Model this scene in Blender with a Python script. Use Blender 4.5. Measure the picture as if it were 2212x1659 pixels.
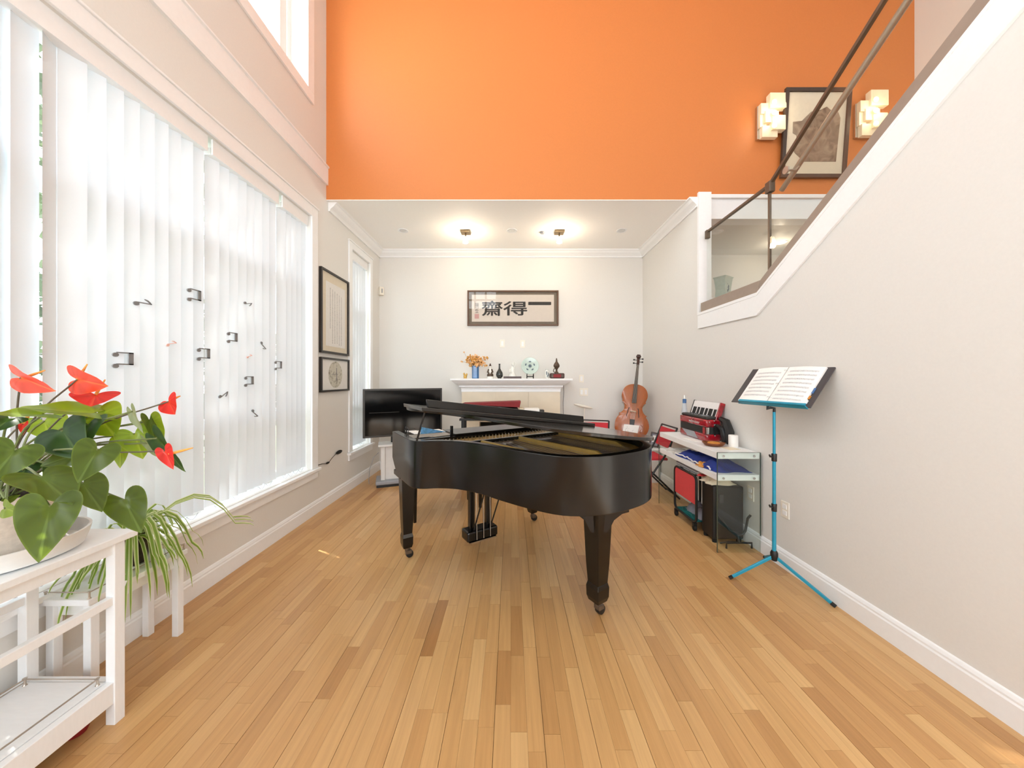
import bpy, bmesh, math, random
from mathutils import Vector, Matrix
for o in list(bpy.data.objects): bpy.data.objects.remove(o, do_unlink=True)
scene = bpy.context.scene
C = scene.collection
R = math.radians
random.seed(7)

# ---------------------------------------------------------------- camera, sky, sun, exposure
cam_d = bpy.data.cameras.new('camera'); cam = bpy.data.objects.new('camera', cam_d); C.objects.link(cam)
cam.location = (0, 0, 1.35); cam.rotation_euler = (R(90), 0, 0)
cam_d.sensor_width = 36; cam_d.lens = 12.0; cam_d.shift_y = -11.5/2212; cam_d.shift_x = 1/2212
cam_d.clip_start = .02
scene.camera = cam
world = bpy.data.worlds.new('sky'); scene.world = world; world.use_nodes = True
wn = world.node_tree.nodes; wl = world.node_tree.links
bg = wn['Background']; bg.inputs['Strength'].default_value = 6.0
grad = wn.new('ShaderNodeTexGradient'); tc = wn.new('ShaderNodeTexCoord'); sep = wn.new('ShaderNodeSeparateXYZ')
ramp = wn.new('ShaderNodeValToRGB')
wl.new(tc.outputs['Generated'], sep.inputs[0]); wl.new(sep.outputs['Z'], ramp.inputs['Fac'])
ramp.color_ramp.elements[0].position = 0.0; ramp.color_ramp.elements[0].color = (.95, .98, 1.0, 1)
ramp.color_ramp.elements[1].position = 0.9; ramp.color_ramp.elements[1].color = (.78, .89, 1.0, 1)
wl.new(ramp.outputs['Color'], bg.inputs['Color'])
sun_d = bpy.data.lights.new('sun', 'SUN'); sun_d.energy = 9.0; sun_d.angle = R(.6); sun_d.color = (1, .95, .86)
sun = bpy.data.objects.new('sun', sun_d); C.objects.link(sun); sun.location = (-8, 6, 9)
sun.rotation_euler = Vector((.89*.707, -.45*.707, -.707)).to_track_quat('-Z', 'Y').to_euler()
def portal(name, loc, rot, sx, sy):        # guides sky sampling through a real window opening, gives no light itself
    d = bpy.data.lights.new(name, 'AREA'); d.shape = 'RECTANGLE'; d.size = sx; d.size_y = sy; d.cycles.is_portal = True
    o = bpy.data.objects.new(name, d); C.objects.link(o); o.location = loc; o.rotation_euler = rot
portal('portal_large_window', (-2.19, 1.85, 1.7), (0, R(-90), 0), 2.5, 3.0)
portal('portal_alcove_window', (-2.19, 4.447, 1.7), (0, R(-90), 0), 2.5, .54)
portal('portal_upper_window', (-2.19, .835, 4.8), (0, R(-90), 0), 1.3, 4.9)
portal('portal_rear_window', (.9, -2.5, 2.9), (R(90), 0, 0), 5.4, 5.0)
vs = scene.view_settings
vs.view_transform = 'Standard'; vs.look = 'None'; vs.gamma = 1; vs.use_curve_mapping = False; vs.exposure = 0.40
scene.cycles.max_bounces = 12; scene.cycles.diffuse_bounces = 8; scene.cycles.transparent_max_bounces = 16
scene.cycles.transmission_bounces = 8; scene.cycles.use_denoising = True; scene.cycles.sample_clamp_indirect = 8

# ---------------------------------------------------------------- materials
def lin(c):
    return tuple(((x/255)/12.92 if x/255 <= .04045 else (((x/255)+.055)/1.055)**2.4) for x in c[:3]) + (1,)
def pmat(name, rgb, rough=.5, metal=0, var=.04, scale=30, spec=.5, coat=0, bump=0, stretch=None, emit=0, emit_rgb=None, sss=0):
    m = bpy.data.materials.new(name); m.use_nodes = True
    nt = m.node_tree; n = nt.nodes; l = nt.links; b = n['Principled BSDF']
    col = lin(rgb)
    b.inputs['Roughness'].default_value = rough; b.inputs['Metallic'].default_value = metal
    b.inputs['Specular IOR Level'].default_value = spec
    if coat: b.inputs['Coat Weight'].default_value = coat; b.inputs['Coat Roughness'].default_value = .08
    t = n.new('ShaderNodeTexCoord'); mp = n.new('ShaderNodeMapping'); no = n.new('ShaderNodeTexNoise')
    no.inputs['Scale'].default_value = scale; no.inputs['Detail'].default_value = 3
    if stretch: mp.inputs['Scale'].default_value = stretch
    l.new(t.outputs['Object'], mp.inputs[0]); l.new(mp.outputs[0], no.inputs['Vector'])
    r = n.new('ShaderNodeValToRGB'); l.new(no.outputs['Fac'], r.inputs[0])
    r.color_ramp.elements[0].position = .3; r.color_ramp.elements[1].position = .7
    r.color_ramp.elements[0].color = tuple(x*(1-var) for x in col[:3])+(1,)
    r.color_ramp.elements[1].color = tuple(min(1, x*(1+var)) for x in col[:3])+(1,)
    l.new(r.outputs[0], b.inputs['Base Color'])
    if bump:
        bp = n.new('ShaderNodeBump'); bp.inputs['Strength'].default_value = bump; bp.inputs['Distance'].default_value = .002
        l.new(no.outputs['Fac'], bp.inputs['Height']); l.new(bp.outputs[0], b.inputs['Normal'])
    if emit:
        b.inputs['Emission Color'].default_value = lin(emit_rgb or rgb); b.inputs['Emission Strength'].default_value = emit
    return m
def glassmat(name, tint=(.93, .97, .95), ior=1.5, rough=0.0, mixin=None):
    m = bpy.data.materials.new(name); m.use_nodes = True; nt = m.node_tree; n = nt.nodes; l = nt.links
    n.remove(n['Principled BSDF'])
    tr = n.new('ShaderNodeBsdfTransparent'); tr.inputs[0].default_value = tint+(1,)
    gl = n.new('ShaderNodeBsdfGlossy'); gl.inputs['Roughness'].default_value = rough
    lw_ = n.new('ShaderNodeLayerWeight'); lw_.inputs[0].default_value = .5
    pw = n.new('ShaderNodeMath'); pw.operation = 'POWER'; pw.inputs[1].default_value = 5; l.new(lw_.outputs['Facing'], pw.inputs[0])
    f0 = ((ior-1)/(ior+1))**2; fr = n.new('ShaderNodeMath'); fr.operation = 'MULTIPLY_ADD'; fr.inputs[1].default_value = .9*(1-f0); fr.inputs[2].default_value = f0
    l.new(pw.outputs[0], fr.inputs[0])
    mx = n.new('ShaderNodeMixShader'); l.new(fr.outputs[0], mx.inputs[0]); l.new(tr.outputs[0], mx.inputs[1]); l.new(gl.outputs[0], mx.inputs[2])
    out = n['Material Output']; l.new(mx.outputs[0], out.inputs[0])
    if mixin:
        df = n.new('ShaderNodeBsdfDiffuse'); df.inputs[0].default_value = lin(mixin[0])
        m2 = n.new('ShaderNodeMixShader'); m2.inputs[0].default_value = mixin[1]
        l.new(mx.outputs[0], m2.inputs[1]); l.new(df.outputs[0], m2.inputs[2]); l.new(m2.outputs[0], out.inputs[0])
    return m
def leafmat(name, trans=.45, rough=.3, attr='tint', tmul=(1.15, 1.1, .35), spec=.4):
    m = bpy.data.materials.new(name); m.use_nodes = True; nt = m.node_tree; n = nt.nodes; l = nt.links
    b = n['Principled BSDF']; b.inputs['Roughness'].default_value = rough; b.inputs['Specular IOR Level'].default_value = spec
    a = n.new('ShaderNodeAttribute'); a.attribute_name = attr
    l.new(a.outputs['Color'], b.inputs['Base Color'])
    tl = n.new('ShaderNodeBsdfTranslucent')
    mul = n.new('ShaderNodeMix'); mul.data_type = 'RGBA'; mul.blend_type = 'MULTIPLY'; mul.inputs[0].default_value = 1
    l.new(a.outputs['Color'], mul.inputs[6]); mul.inputs[7].default_value = (tmul[0]*1.8, tmul[1]*1.8, tmul[2]*1.8, 1)
    l.new(mul.outputs[2], tl.inputs[0])
    mx = n.new('ShaderNodeMixShader'); mx.inputs[0].default_value = trans
    l.new(b.outputs[0], mx.inputs[1]); l.new(tl.outputs[0], mx.inputs[2]); l.new(mx.outputs[0], n['Material Output'].inputs[0])
    return m
M = {}
M['wall'] = pmat('cream_paint', (223, 221, 217), .6, var=.012, scale=90, bump=.05)
M['wallr'] = M['wall']
M['orange'] = pmat('orange_paint', (206, 122, 60), .55, var=.015, scale=60, bump=.05)
M['trim'] = pmat('white_trim_paint', (238, 239, 240), .4, var=.01, scale=40)
M['ceil'] = pmat('ceiling_paint', (248, 246, 242), .7, var=.01, scale=80)
M['shoe'] = pmat('taupe_metal_channel', (150, 134, 122), .45, var=.03)
M['bronze'] = pmat('dark_bronze', (104, 88, 74), .35, metal=.4, var=.05)
M['steel'] = pmat('brushed_steel', (180, 168, 155), .3, metal=.5, var=.05)
M['chrome'] = pmat('chrome', (210, 210, 210), .12, metal=1, var=.02)
M['brass'] = pmat('brass', (205, 165, 90), .28, metal=1, var=.05)
M['gold'] = pmat('gold_lacquer', (206, 168, 90), .35, metal=.3, var=.08, scale=20)
M['black'] = pmat('black_satin_lacquer', (11, 9, 8), .2, var=.1, scale=12, spec=.5, stretch=(1, 1, 8))
M['blackg'] = pmat('black_gloss_lacquer', (20, 17, 15), .1, var=.1, scale=12, spec=.6)
M['blackm'] = pmat('black_plastic', (22, 21, 21), .45, var=.1)
M['rubber'] = pmat('black_rubber', (18, 18, 18), .7, var=.1)
M['screen'] = pmat('dark_screen', (10, 10, 11), .1, var=.05, spec=.5)
M['bezel'] = pmat('tv_bezel', (58, 56, 54), .35, var=.05)
M['soundboard'] = pmat('soundboard_wood', (128, 100, 88), .28, var=.1, scale=14, stretch=(8, 1, 1), coat=.4)
M['white'] = pmat('white_lacquer', (240, 241, 241), .35, var=.01)
M['whitew'] = pmat('white_painted_wood', (238, 240, 242), .4, var=.015, scale=20, stretch=(1, 6, 1))
M['xuan'] = pmat('rice_paper', (214, 204, 194), .8, var=.02)
M['paper'] = pmat('paper', (238, 236, 232), .8, var=.015)
M['cream'] = pmat('cream_paper', (226, 214, 190), .8, var=.03)
M['ink'] = pmat('black_ink', (28, 24, 22), .7, var=.1)
M['greyink'] = pmat('grey_print', (120, 118, 120), .8, var=.05)
M['stave'] = pmat('grey_stave_print', (168, 168, 174), .8, var=.05)
M['seal'] = pmat('faded_red_seal', (196, 150, 146), .8, var=.15, scale=200)
M['mat'] = pmat('grey_brown_mat', (112, 100, 86), .8, var=.05)
M['wframe'] = pmat('brown_wood_frame', (92, 60, 34), .35, var=.15, scale=30, stretch=(1, 1, 6))
M['dframe'] = pmat('dark_wood_frame', (62, 48, 40), .4, var=.1)
M['bframe'] = pmat('black_wood_frame', (40, 34, 30), .4, var=.1)
M['red'] = pmat('red_fabric', (190, 38, 50), .75, var=.06, scale=200, bump=.1)
M['coral'] = pmat('coral_red_panel', (216, 72, 76), .6, var=.03)
M['darkred'] = pmat('dark_red_lining', (130, 16, 22), .6, var=.08)
M['teal'] = pmat('teal_fabric', (10, 100, 100), .8, var=.08)
M['cyan'] = pmat('cyan_painted_metal', (38, 150, 182), .3, var=.04, metal=.2)
M['greybag'] = pmat('grey_cloth', (140, 138, 146), .8, var=.1)
M['navy'] = pmat('navy_fabric', (24, 48, 130), .7, var=.15, scale=25)
M['amber'] = pmat('orange_fabric', (196, 130, 50), .7, var=.1)
M['pearl'] = pmat('red_pearl_celluloid', (150, 14, 30), .12, var=.45, scale=40, coat=.8)
M['bellows'] = pmat('dark_bellows', (40, 40, 38), .6, var=.15, scale=100)
M['ivory'] = pmat('ivory_keys', (240, 236, 236), .3, var=.01)
M['celadon'] = pmat('celadon_glaze', (190, 208, 200), .15, var=.04, scale=30, coat=.4)
M['bluepaint'] = pmat('slate_blue_glaze', (92, 108, 120), .3, var=.2, scale=80)
M['bluevase'] = pmat('blue_glaze', (52, 110, 168), .2, var=.12, scale=14, coat=.4)
M['dkvase'] = pmat('black_green_glaze', (34, 38, 36), .15, var=.2, coat=.5)
M['dkwood'] = pmat('rosewood', (62, 34, 26), .35, var=.2, scale=40)
M['bronzefig'] = pmat('aged_bronze_figure', (84, 66, 52), .4, var=.35, scale=60, metal=.3)
M['porcelain'] = pmat('white_porcelain', (232, 232, 226), .2, var=.06, scale=40, coat=.3)
M['petal'] = pmat('dried_orange_petals', (234, 184, 128), .8, var=.25, scale=60)
M['petal2'] = pmat('dried_gold_petals', (206, 150, 60), .8, var=.25, scale=60)
M['twig'] = pmat('brown_twig', (110, 76, 48), .8, var=.2)
M['stone'] = pmat('beige_marble_tile', (220, 206, 182), .3, var=.06, scale=4, coat=.2)
M['firedark'] = pmat('soot_black', (22, 20, 18), .9, var=.2)
M['cello'] = pmat('amber_varnished_maple', (150, 76, 28), .22, var=.22, scale=10, stretch=(1, 5, 1), coat=.6)
M['cellotop'] = pmat('amber_varnished_spruce', (160, 84, 34), .25, var=.16, scale=16, stretch=(12, 1, 1), coat=.6)
M['binder'] = pmat('charcoal_binder_cover', (64, 62, 66), .5, var=.05)
M['ebony'] = pmat('ebony', (30, 26, 24), .35, var=.15)
M['clay'] = pmat('grey_stone_pot', (196, 186, 174), .8, var=.12, scale=60, bump=.2)
M['potw'] = pmat('white_ceramic_pot', (224, 224, 222), .4, var=.03)
M['darkpot'] = pmat('dark_glazed_pot', (52, 42, 38), .3, var=.4, scale=40)
M['soil'] = pmat('potting_soil', (48, 34, 26), .95, var=.5, scale=120, bump=.5)
M['stem'] = pmat('olive_stem', (110, 120, 70), .5, var=.15)
M['stemd'] = pmat('dark_stem', (96, 88, 72), .5, var=.15)
M['spadix'] = pmat('orange_spadix', (226, 156, 70), .6, var=.15, scale=200)
M['leaf'] = leafmat('anthurium_leaf', .38, .28)
M['spathe'] = leafmat('anthurium_spathe', .4, .22, tmul=(1.2, .9, .6))
M['sleaf'] = leafmat('spider_leaf', .4, .45, tmul=(.9, .9, .6))
M['hedge'] = leafmat('hedge_leaf', .2, .6, tmul=(.8, .8, .6))
M['glass'] = glassmat('clear_glass', (.95, .98, .965))
M['railglass'] = glassmat('railing_glass', (.955, .975, .962))
M['winglass'] = glassmat('window_glass', (.98, .99, .99), 1.3)
M['frameglass'] = glassmat('picture_glass', (.985, .985, .985), 1.35)
M['glassedge'] = pmat('green_glass_edge', (70, 84, 74), .2, var=.05)
M['litglass'] = pmat('lit_frosted_glass', (255, 236, 200), .3, var=.06, scale=20, emit=1.1, emit_rgb=(255, 226, 176))
M['frost'] = pmat('frosted_glass_block', (226, 208, 178), .25, var=.05, scale=20, emit=.12, emit_rgb=(255, 232, 190))
M['bulb'] = pmat('glowing_bulb', (255, 240, 214), .3, var=.01, emit=14, emit_rgb=(255, 226, 180))
M['nickel'] = pmat('antique_nickel', (128, 112, 88), .35, metal=.6, var=.1)
M['plate'] = pmat('white_plastic_plate', (236, 230, 218), .4, var=.01)
M['note'] = pmat('grey_foam_note', (124, 124, 126), .6, var=.05)
M['notered'] = pmat('pale_pink_note', (236, 190, 180), .6, var=.05)
M['plasticclear'] = glassmat('clear_plastic', (.9, .93, .96), 1.4, .05, ((225, 230, 236), .45))
M['bluecap'] = pmat('blue_plastic', (70, 110, 160), .4, var=.05)
M['brownglass'] = glassmat('amber_glass', (.72, .5, .36), 1.45, .05, ((150, 96, 66), .45))
M['greyplinth'] = pmat('grey_plinth', (150, 152, 158), .4, var=.05)
M['tvwhite'] = pmat('white_stand_lacquer', (222, 220, 218), .35, var=.02)
M['yellow'] = pmat('pale_yellow_tag', (226, 214, 140), .6, var=.05)
M['lightblue'] = pmat('light_blue_print', (120, 178, 220), .6, var=.3, scale=60)
M['lawn'] = pmat('garden_lawn', (150, 160, 120), .9, var=.2, scale=4)
M['stairw'] = pmat('oak_tread', (176, 126, 76), .4, var=.12, scale=10, stretch=(1, 8, 1))
# fabric of the blinds: white, lets daylight through
m = bpy.data.materials.new('translucent_blind_fabric'); m.use_nodes = True; n = m.node_tree.nodes; l = m.node_tree.links
n.remove(n['Principled BSDF']); df = n.new('ShaderNodeBsdfDiffuse'); tl = n.new('ShaderNodeBsdfTranslucent')
nz = n.new('ShaderNodeTexNoise'); nz.inputs['Scale'].default_value = 220; cr = n.new('ShaderNodeValToRGB')
cr.color_ramp.elements[0].color = (.72, .76, .81, 1); cr.color_ramp.elements[1].color = (.78, .82, .86, 1)
l.new(nz.outputs['Fac'], cr.inputs[0]); l.new(cr.outputs[0], df.inputs[0]); l.new(cr.outputs[0], tl.inputs[0])
mx = n.new('ShaderNodeMixShader'); mx.inputs[0].default_value = .066
l.new(df.outputs[0], mx.inputs[1]); l.new(tl.outputs[0], mx.inputs[2]); l.new(mx.outputs[0], n['Material Output'].inputs[0]); M['blind'] = m
# oak strips: colour per strip from the mesh attribute, grain along the strip
m = bpy.data.materials.new('oak_strip'); m.use_nodes = True; n = m.node_tree.nodes; l = m.node_tree.links; b = n['Principled BSDF']
at = n.new('ShaderNodeAttribute'); at.attribute_name = 'tint'; ge = n.new('ShaderNodeNewGeometry')
sx = n.new('ShaderNodeSeparateXYZ'); l.new(at.outputs['Color'], sx.inputs[0])
ad = n.new('ShaderNodeVectorMath'); ad.operation = 'MULTIPLY_ADD'; ad.inputs[1].default_value = (1, 1, 1)
sc_ = n.new('ShaderNodeVectorMath'); sc_.operation = 'SCALE'; sc_.inputs['Scale'].default_value = 37
l.new(at.outputs['Color'], sc_.inputs[0]); l.new(ge.outputs['Position'], ad.inputs[0]); l.new(sc_.outputs[0], ad.inputs[2])
mp = n.new('ShaderNodeMapping'); mp.inputs['Scale'].default_value = (60, 2.6, 1); l.new(ad.outputs[0], mp.inputs[0])
nz = n.new('ShaderNodeTexNoise'); nz.inputs['Scale'].default_value = 1.0; nz.inputs['Detail'].default_value = 5; nz.inputs['Distortion'].default_value = .8
l.new(mp.outputs[0], nz.inputs['Vector'])
c1 = n.new('ShaderNodeValToRGB')
for e, p_, c_ in zip(c1.color_ramp.elements, (0, 1), ((166, 120, 74), (206, 166, 114))): e.position = p_; e.color = lin(c_)
e = c1.color_ramp.elements.new(.5); e.color = lin((194, 150, 98))
l.new(sx.outputs[0], c1.inputs[0])
c2 = n.new('ShaderNodeValToRGB'); c2.color_ramp.elements[0].position = .25; c2.color_ramp.elements[0].color = (.88, .87, .85, 1); c2.color_ramp.elements[1].position = .65; c2.color_ramp.elements[1].color = (1.05, 1.05, 1.05, 1)
l.new(nz.outputs['Fac'], c2.inputs[0])
mu = n.new('ShaderNodeMix'); mu.data_type = 'RGBA'; mu.blend_type = 'MULTIPLY'; mu.inputs[0].default_value = 1
l.new(c1.outputs[0], mu.inputs[6]); l.new(c2.outputs[0], mu.inputs[7]); l.new(mu.outputs[2], b.inputs['Base Color'])
b.inputs['Roughness'].default_value = .28; b.inputs['Specular IOR Level'].default_value = .45; M['oak'] = m
M['joint'] = pmat('dark_floor_joint', (120, 80, 44), .8, var=.1)
# ink wash painting
m = bpy.data.materials.new('ink_wash'); m.use_nodes = True; n = m.node_tree.nodes; l = m.node_tree.links; b = n['Principled BSDF']
t = n.new('ShaderNodeTexCoord'); nz = n.new('ShaderNodeTexNoise'); nz.inputs['Scale'].default_value = 9; nz.inputs['Detail'].default_value = 8; nz.inputs['Distortion'].default_value = 1.2
cr = n.new('ShaderNodeValToRGB'); cr.color_ramp.elements[0].position = .3; cr.color_ramp.elements[0].color = lin((104, 84, 68)); cr.color_ramp.elements[1].position = .72; cr.color_ramp.elements[1].color = lin((176, 154, 130))
l.new(t.outputs['Object'], nz.inputs['Vector']); l.new(nz.outputs['Fac'], cr.inputs[0]); l.new(cr.outputs[0], b.inputs['Base Color']); b.inputs['Roughness'].default_value = .8; M['inkwash'] = m
m = bpy.data.materials.new('fan_painting'); m.use_nodes = True; n = m.node_tree.nodes; l = m.node_tree.links; b = n['Principled BSDF']
t = n.new('ShaderNodeTexCoord'); nz = n.new('ShaderNodeTexNoise'); nz.inputs['Scale'].default_value = 14; nz.inputs['Detail'].default_value = 8; nz.inputs['Distortion'].default_value = 2
cr = n.new('ShaderNodeValToRGB'); cr.color_ramp.elements[0].position = .36; cr.color_ramp.elements[0].color = lin((140, 134, 116)); cr.color_ramp.elements[1].position = .5; cr.color_ramp.elements[1].color = lin((206, 202, 186))
l.new(t.outputs['Object'], nz.inputs['Vector']); l.new(nz.outputs['Fac'], cr.inputs[0]); l.new(cr.outputs[0], b.inputs['Base Color']); b.inputs['Roughness'].default_value = .8; M['fan'] = m

# ---------------------------------------------------------------- mesh helpers
T = {}
F = 737.33
def P(px, py, Y):                              # photo pixel at depth Y -> room position (used only to measure)
    return Vector(((px-1105)*Y/F, Y, 1.35-(py-818)*Y/F))
def smoothline(pts, n=4, closed=False):
    out = []; N = len(pts); pts = [Vector(p) for p in pts]
    rng = range(N) if closed else range(N-1)
    for i in rng:
        p0 = pts[(i-1) % N] if closed or i > 0 else pts[i]*2-pts[i+1]
        p1 = pts[i]; p2 = pts[(i+1) % N]
        p3 = pts[(i+2) % N] if closed or i+2 < N else p2*2-p1
        for k in range(n):
            t = k/n
            out.append(.5*((2*p1)+(-p0+p2)*t+(2*p0-5*p1+4*p2-p3)*t*t+(-p0+3*p1-3*p2+p3)*t**3))
    if not closed: out.append(pts[-1].copy())
    return out
class MB:
    def __init__(s): s.v = []; s.f = []; s.c = None
    def add(s, vs, fs):
        o = len(s.v); s.v += [Vector(p) for p in vs]; s.f += [[i+o for i in f] for f in fs]; return s
    def box(s, x0, x1, y0, y1, z0, z1):
        return s.add([(x0,y0,z0),(x1,y0,z0),(x1,y1,z0),(x0,y1,z0),(x0,y0,z1),(x1,y0,z1),(x1,y1,z1),(x0,y1,z1)],
            [(0,3,2,1),(4,5,6,7),(0,1,5,4),(1,2,6,5),(2,3,7,6),(3,0,4,7)])
    def obox(s, c, ax, ay, az):                # centre, three half-axis vectors
        c, ax, ay, az = map(Vector, (c, ax, ay, az))
        vs = [c+sx*ax+sy*ay+sz*az for sz in (-1, 1) for sx, sy in ((-1,-1),(1,-1),(1,1),(-1,1))]
        return s.add(vs, [(0,3,2,1),(4,5,6,7),(0,1,5,4),(1,2,6,5),(2,3,7,6),(3,0,4,7)])
    def bar(s, a, b, w, h, up=(0,0,1)):
        a, b = Vector(a), Vector(b); d = (b-a); L = d.length; d.normalize(); u = Vector(up)
        x = d.cross(u); x = x.normalized() if x.length > 1e-5 else Vector((1,0,0)); u = x.cross(d).normalized()
        return s.obox((a+b)/2, d*L/2, x*w/2, u*h/2)
    def tube(s, pts, r, seg=8, cap=True):
        pts = [Vector(p) for p in pts]; N = len(pts); rs = r if isinstance(r, (list, tuple)) else [r]*N
        o = len(s.v); prev = None
        for i, p in enumerate(pts):
            d = (pts[min(i+1, N-1)]-pts[max(i-1, 0)]).normalized()
            if prev is None: x = d.orthogonal().normalized()
            else: x = (prev-d*prev.dot(d)); x = x.normalized() if x.length > 1e-6 else d.orthogonal().normalized()
            prev = x; y = d.cross(x)
            for k in range(seg):
                a = 2*math.pi*k/seg; s.v.append(p+(x*math.cos(a)+y*math.sin(a))*rs[i])
        for i in range(N-1):
            for k in range(seg):
                k2 = (k+1) % seg; s.f.append([o+i*seg+k, o+i*seg+k2, o+(i+1)*seg+k2, o+(i+1)*seg+k])
        if cap:
            s.f.append([o+k for k in range(seg)][::-1]); s.f.append([o+(N-1)*seg+k for k in range(seg)])
        return s
    def lathe(s, prof, c=(0,0,0), seg=20, sy=1.0, axis='z'):
        o = len(s.v); c = Vector(c)
        for r, z in prof:
            for k in range(seg):
                a = 2*math.pi*k/seg; x, y = r*math.cos(a), r*math.sin(a)*sy
                s.v.append(c+(Vector((x, y, z)) if axis == 'z' else Vector((x, z, y)) if axis == 'y' else Vector((z, x, y))))
        for i in range(len(prof)-1):
            for k in range(seg):
                k2 = (k+1) % seg; s.f.append([o+i*seg+k, o+i*seg+k2, o+(i+1)*seg+k2, o+(i+1)*seg+k])
        s.f.append([o+k for k in range(seg)][::-1]); s.f.append([o+(len(prof)-1)*seg+k for k in range(seg)])
        return s
    def ball(s, c, r, seg=10, rings=7):
        r = r if isinstance(r, (tuple, list)) else (r, r, r); o = len(s.v); c = Vector(c)
        for i in range(1, rings):
            th = math.pi*i/rings
            for k in range(seg):
                a = 2*math.pi*k/seg
                s.v.append(c+Vector((r[0]*math.sin(th)*math.cos(a), r[1]*math.sin(th)*math.sin(a), r[2]*math.cos(th))))
        t = len(s.v); s.v += [c+Vector((0,0,r[2])), c-Vector((0,0,r[2]))]
        for i in range(rings-2):
            for k in range(seg):
                k2 = (k+1) % seg; s.f.append([o+i*seg+k, o+(i+1)*seg+k, o+(i+1)*seg+k2, o+i*seg+k2])
        for k in range(seg):
            k2 = (k+1) % seg; s.f.append([t, o+k, o+k2]); b = o+(rings-2)*seg; s.f.append([t+1, b+k2, b+k])
        return s
    def prism(s, poly, fn, a, b):              # poly 2D, fn(p, q, h) -> point, extruded from a to b
        o = len(s.v); n_ = len(poly)
        s.v += [Vector(fn(p[0], p[1], a)) for p in poly]+[Vector(fn(p[0], p[1], b)) for p in poly]
        s.f.append([o+i for i in range(n_)][::-1]); s.f.append([o+n_+i for i in range(n_)])
        for i in range(n_):
            j = (i+1) % n_; s.f.append([o+i, o+j, o+n_+j, o+n_+i])
        return s
    def build(s, name, mat, parent=None, smooth=False, bevel=0, world=True, colors=None, angle=40):
        if parent is not None and world:
            inv = T[parent].inverted(); vs_ = [inv @ p for p in s.v]
        else: vs_ = s.v
        me = bpy.data.meshes.new(name); me.from_pydata([tuple(p) for p in vs_], [], s.f)
        bm = bmesh.new(); bm.from_mesh(me)
        if colors is None: bmesh.ops.recalc_face_normals(bm, faces=bm.faces)
        bm.to_mesh(me); bm.free()
        me.materials.append(M[mat] if isinstance(mat, str) else mat)
        if colors is not None:
            ca = me.color_attributes.new('tint', 'FLOAT_COLOR', 'POINT')
            ca.data.foreach_set('color', [x for c_ in colors for x in (tuple(c_)+(1,))[:4]])
        if smooth:
            for p in me.polygons: p.use_smooth = True
            try: me.set_sharp_from_angle(angle=R(angle))
            except Exception: pass
        o = bpy.data.objects.new(name, me); C.objects.link(o)
        if parent is not None: o.parent = parent
        T[o] = T[parent] if parent is not None else Matrix.Identity(4)
        if bevel:
            md = o.modifiers.new('bevel', 'BEVEL'); md.width = bevel; md.segments = 2; md.limit_method = 'ANGLE'; md.angle_limit = R(40)
        return o
def thing(name, label, cat, loc=(0,0,0), rotz=0, group=None, rot=None):
    o = bpy.data.objects.new(name, None); C.objects.link(o); o.location = loc
    o.rotation_euler = rot if rot else (0, 0, rotz); o.empty_display_size = .05
    T[o] = Matrix.Translation(Vector(loc)) @ o.rotation_euler.to_matrix().to_4x4()
    return tag(o, label, cat, group)
def tag(o, label, cat, group=None):
    o['label'] = label; o['category'] = cat
    if group: o['group'] = group
    return o
def struct(o, label=None):
    o['kind'] = 'structure'
    if label: o['label'] = label
    return o
def stuff(o): o['kind'] = 'stuff'; return o
def text_mesh(txt, size):                       # lettering as flat geometry in XY, origin at its centre
    cu = bpy.data.curves.new('txt', 'FONT'); cu.body = txt; cu.size = size; cu.align_x = 'CENTER'; cu.align_y = 'CENTER'; cu.resolution_u = 3
    ob = bpy.data.objects.new('txt', cu); C.objects.link(ob); bpy.context.view_layer.update()
    me = bpy.data.meshes.new_from_object(ob.evaluated_get(bpy.context.evaluated_depsgraph_get()))
    vs_ = [v.co.copy() for v in me.vertices]; fs = [list(p.vertices) for p in me.polygons]
    bpy.data.objects.remove(ob); bpy.data.curves.remove(cu); bpy.data.meshes.remove(me)
    return vs_, fs
def cells(mb, fixed, u0, u1, w0, w1, holes, fn):
    """wall pieces of the rectangle u0..u1, w0..w1 around the holes (u0,u1,w0,w1)"""
    us = sorted({u0, u1, *[h[0] for h in holes], *[h[1] for h in holes]}); us = [u for u in us if u0 <= u <= u1]
    for a, b_ in zip(us, us[1:]):
        mid = (a+b_)/2; cuts = sorted([(h[2], h[3]) for h in holes if h[0] < mid < h[1]]); w = w0
        for c0, c1_ in cuts:
            if c0 > w: fn(mb, a, b_, w, c0)
            w = c1_
        if w < w1: fn(mb, a, b_, w, w1)
    return mb
# ---------------------------------------------------------------- the room shell
XL, XR, YB, YF, ZC, ZA = -1.966, 1.95, 5.076, -2.4, 5.6, 3.247
WY0, WY1, WZ0, WZ1 = .45, 3.336, .46, 2.94        # large window opening
AY0, AY1 = 4.183, 4.711                            # alcove window opening
UY0, UY1, UZ0 = -1.6, 3.27, 4.15                     # upper window opening
holes = [(WY0, WY1, WZ0, WZ1), (AY0, AY1, WZ0, WZ1), (UY0, UY1, UZ0, 5.45)]
def lw(mb, a, b_, c, d): mb.box(XL-.22, XL, a, b_, c, d)
wl_m = MB(); hl = sorted(holes)
us = sorted({YF, YB+.12, WY0, WY1, AY0, AY1, UY0, UY1})
cells(wl_m, XL, YF, YB+.12, 0, ZC, holes, lw)
struct(wl_m.build('wall_left', 'wall'))
struct(MB().box(XL-.22, 4.4, YB, YB+.12, 0, ZA+.12).build('wall_back', 'wall'))
SL = .645                                          # slope of the stair flight
def curb(y, base): return base + (SL*(2.69-y) if y < 2.69 else 0)
poly = [(YF, 0), (YB, 0), (YB, ZA), (3.548, ZA), (3.548, 2.02), (2.69, 2.02), (YF, min(ZC, curb(YF, 2.02)))]
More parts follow.
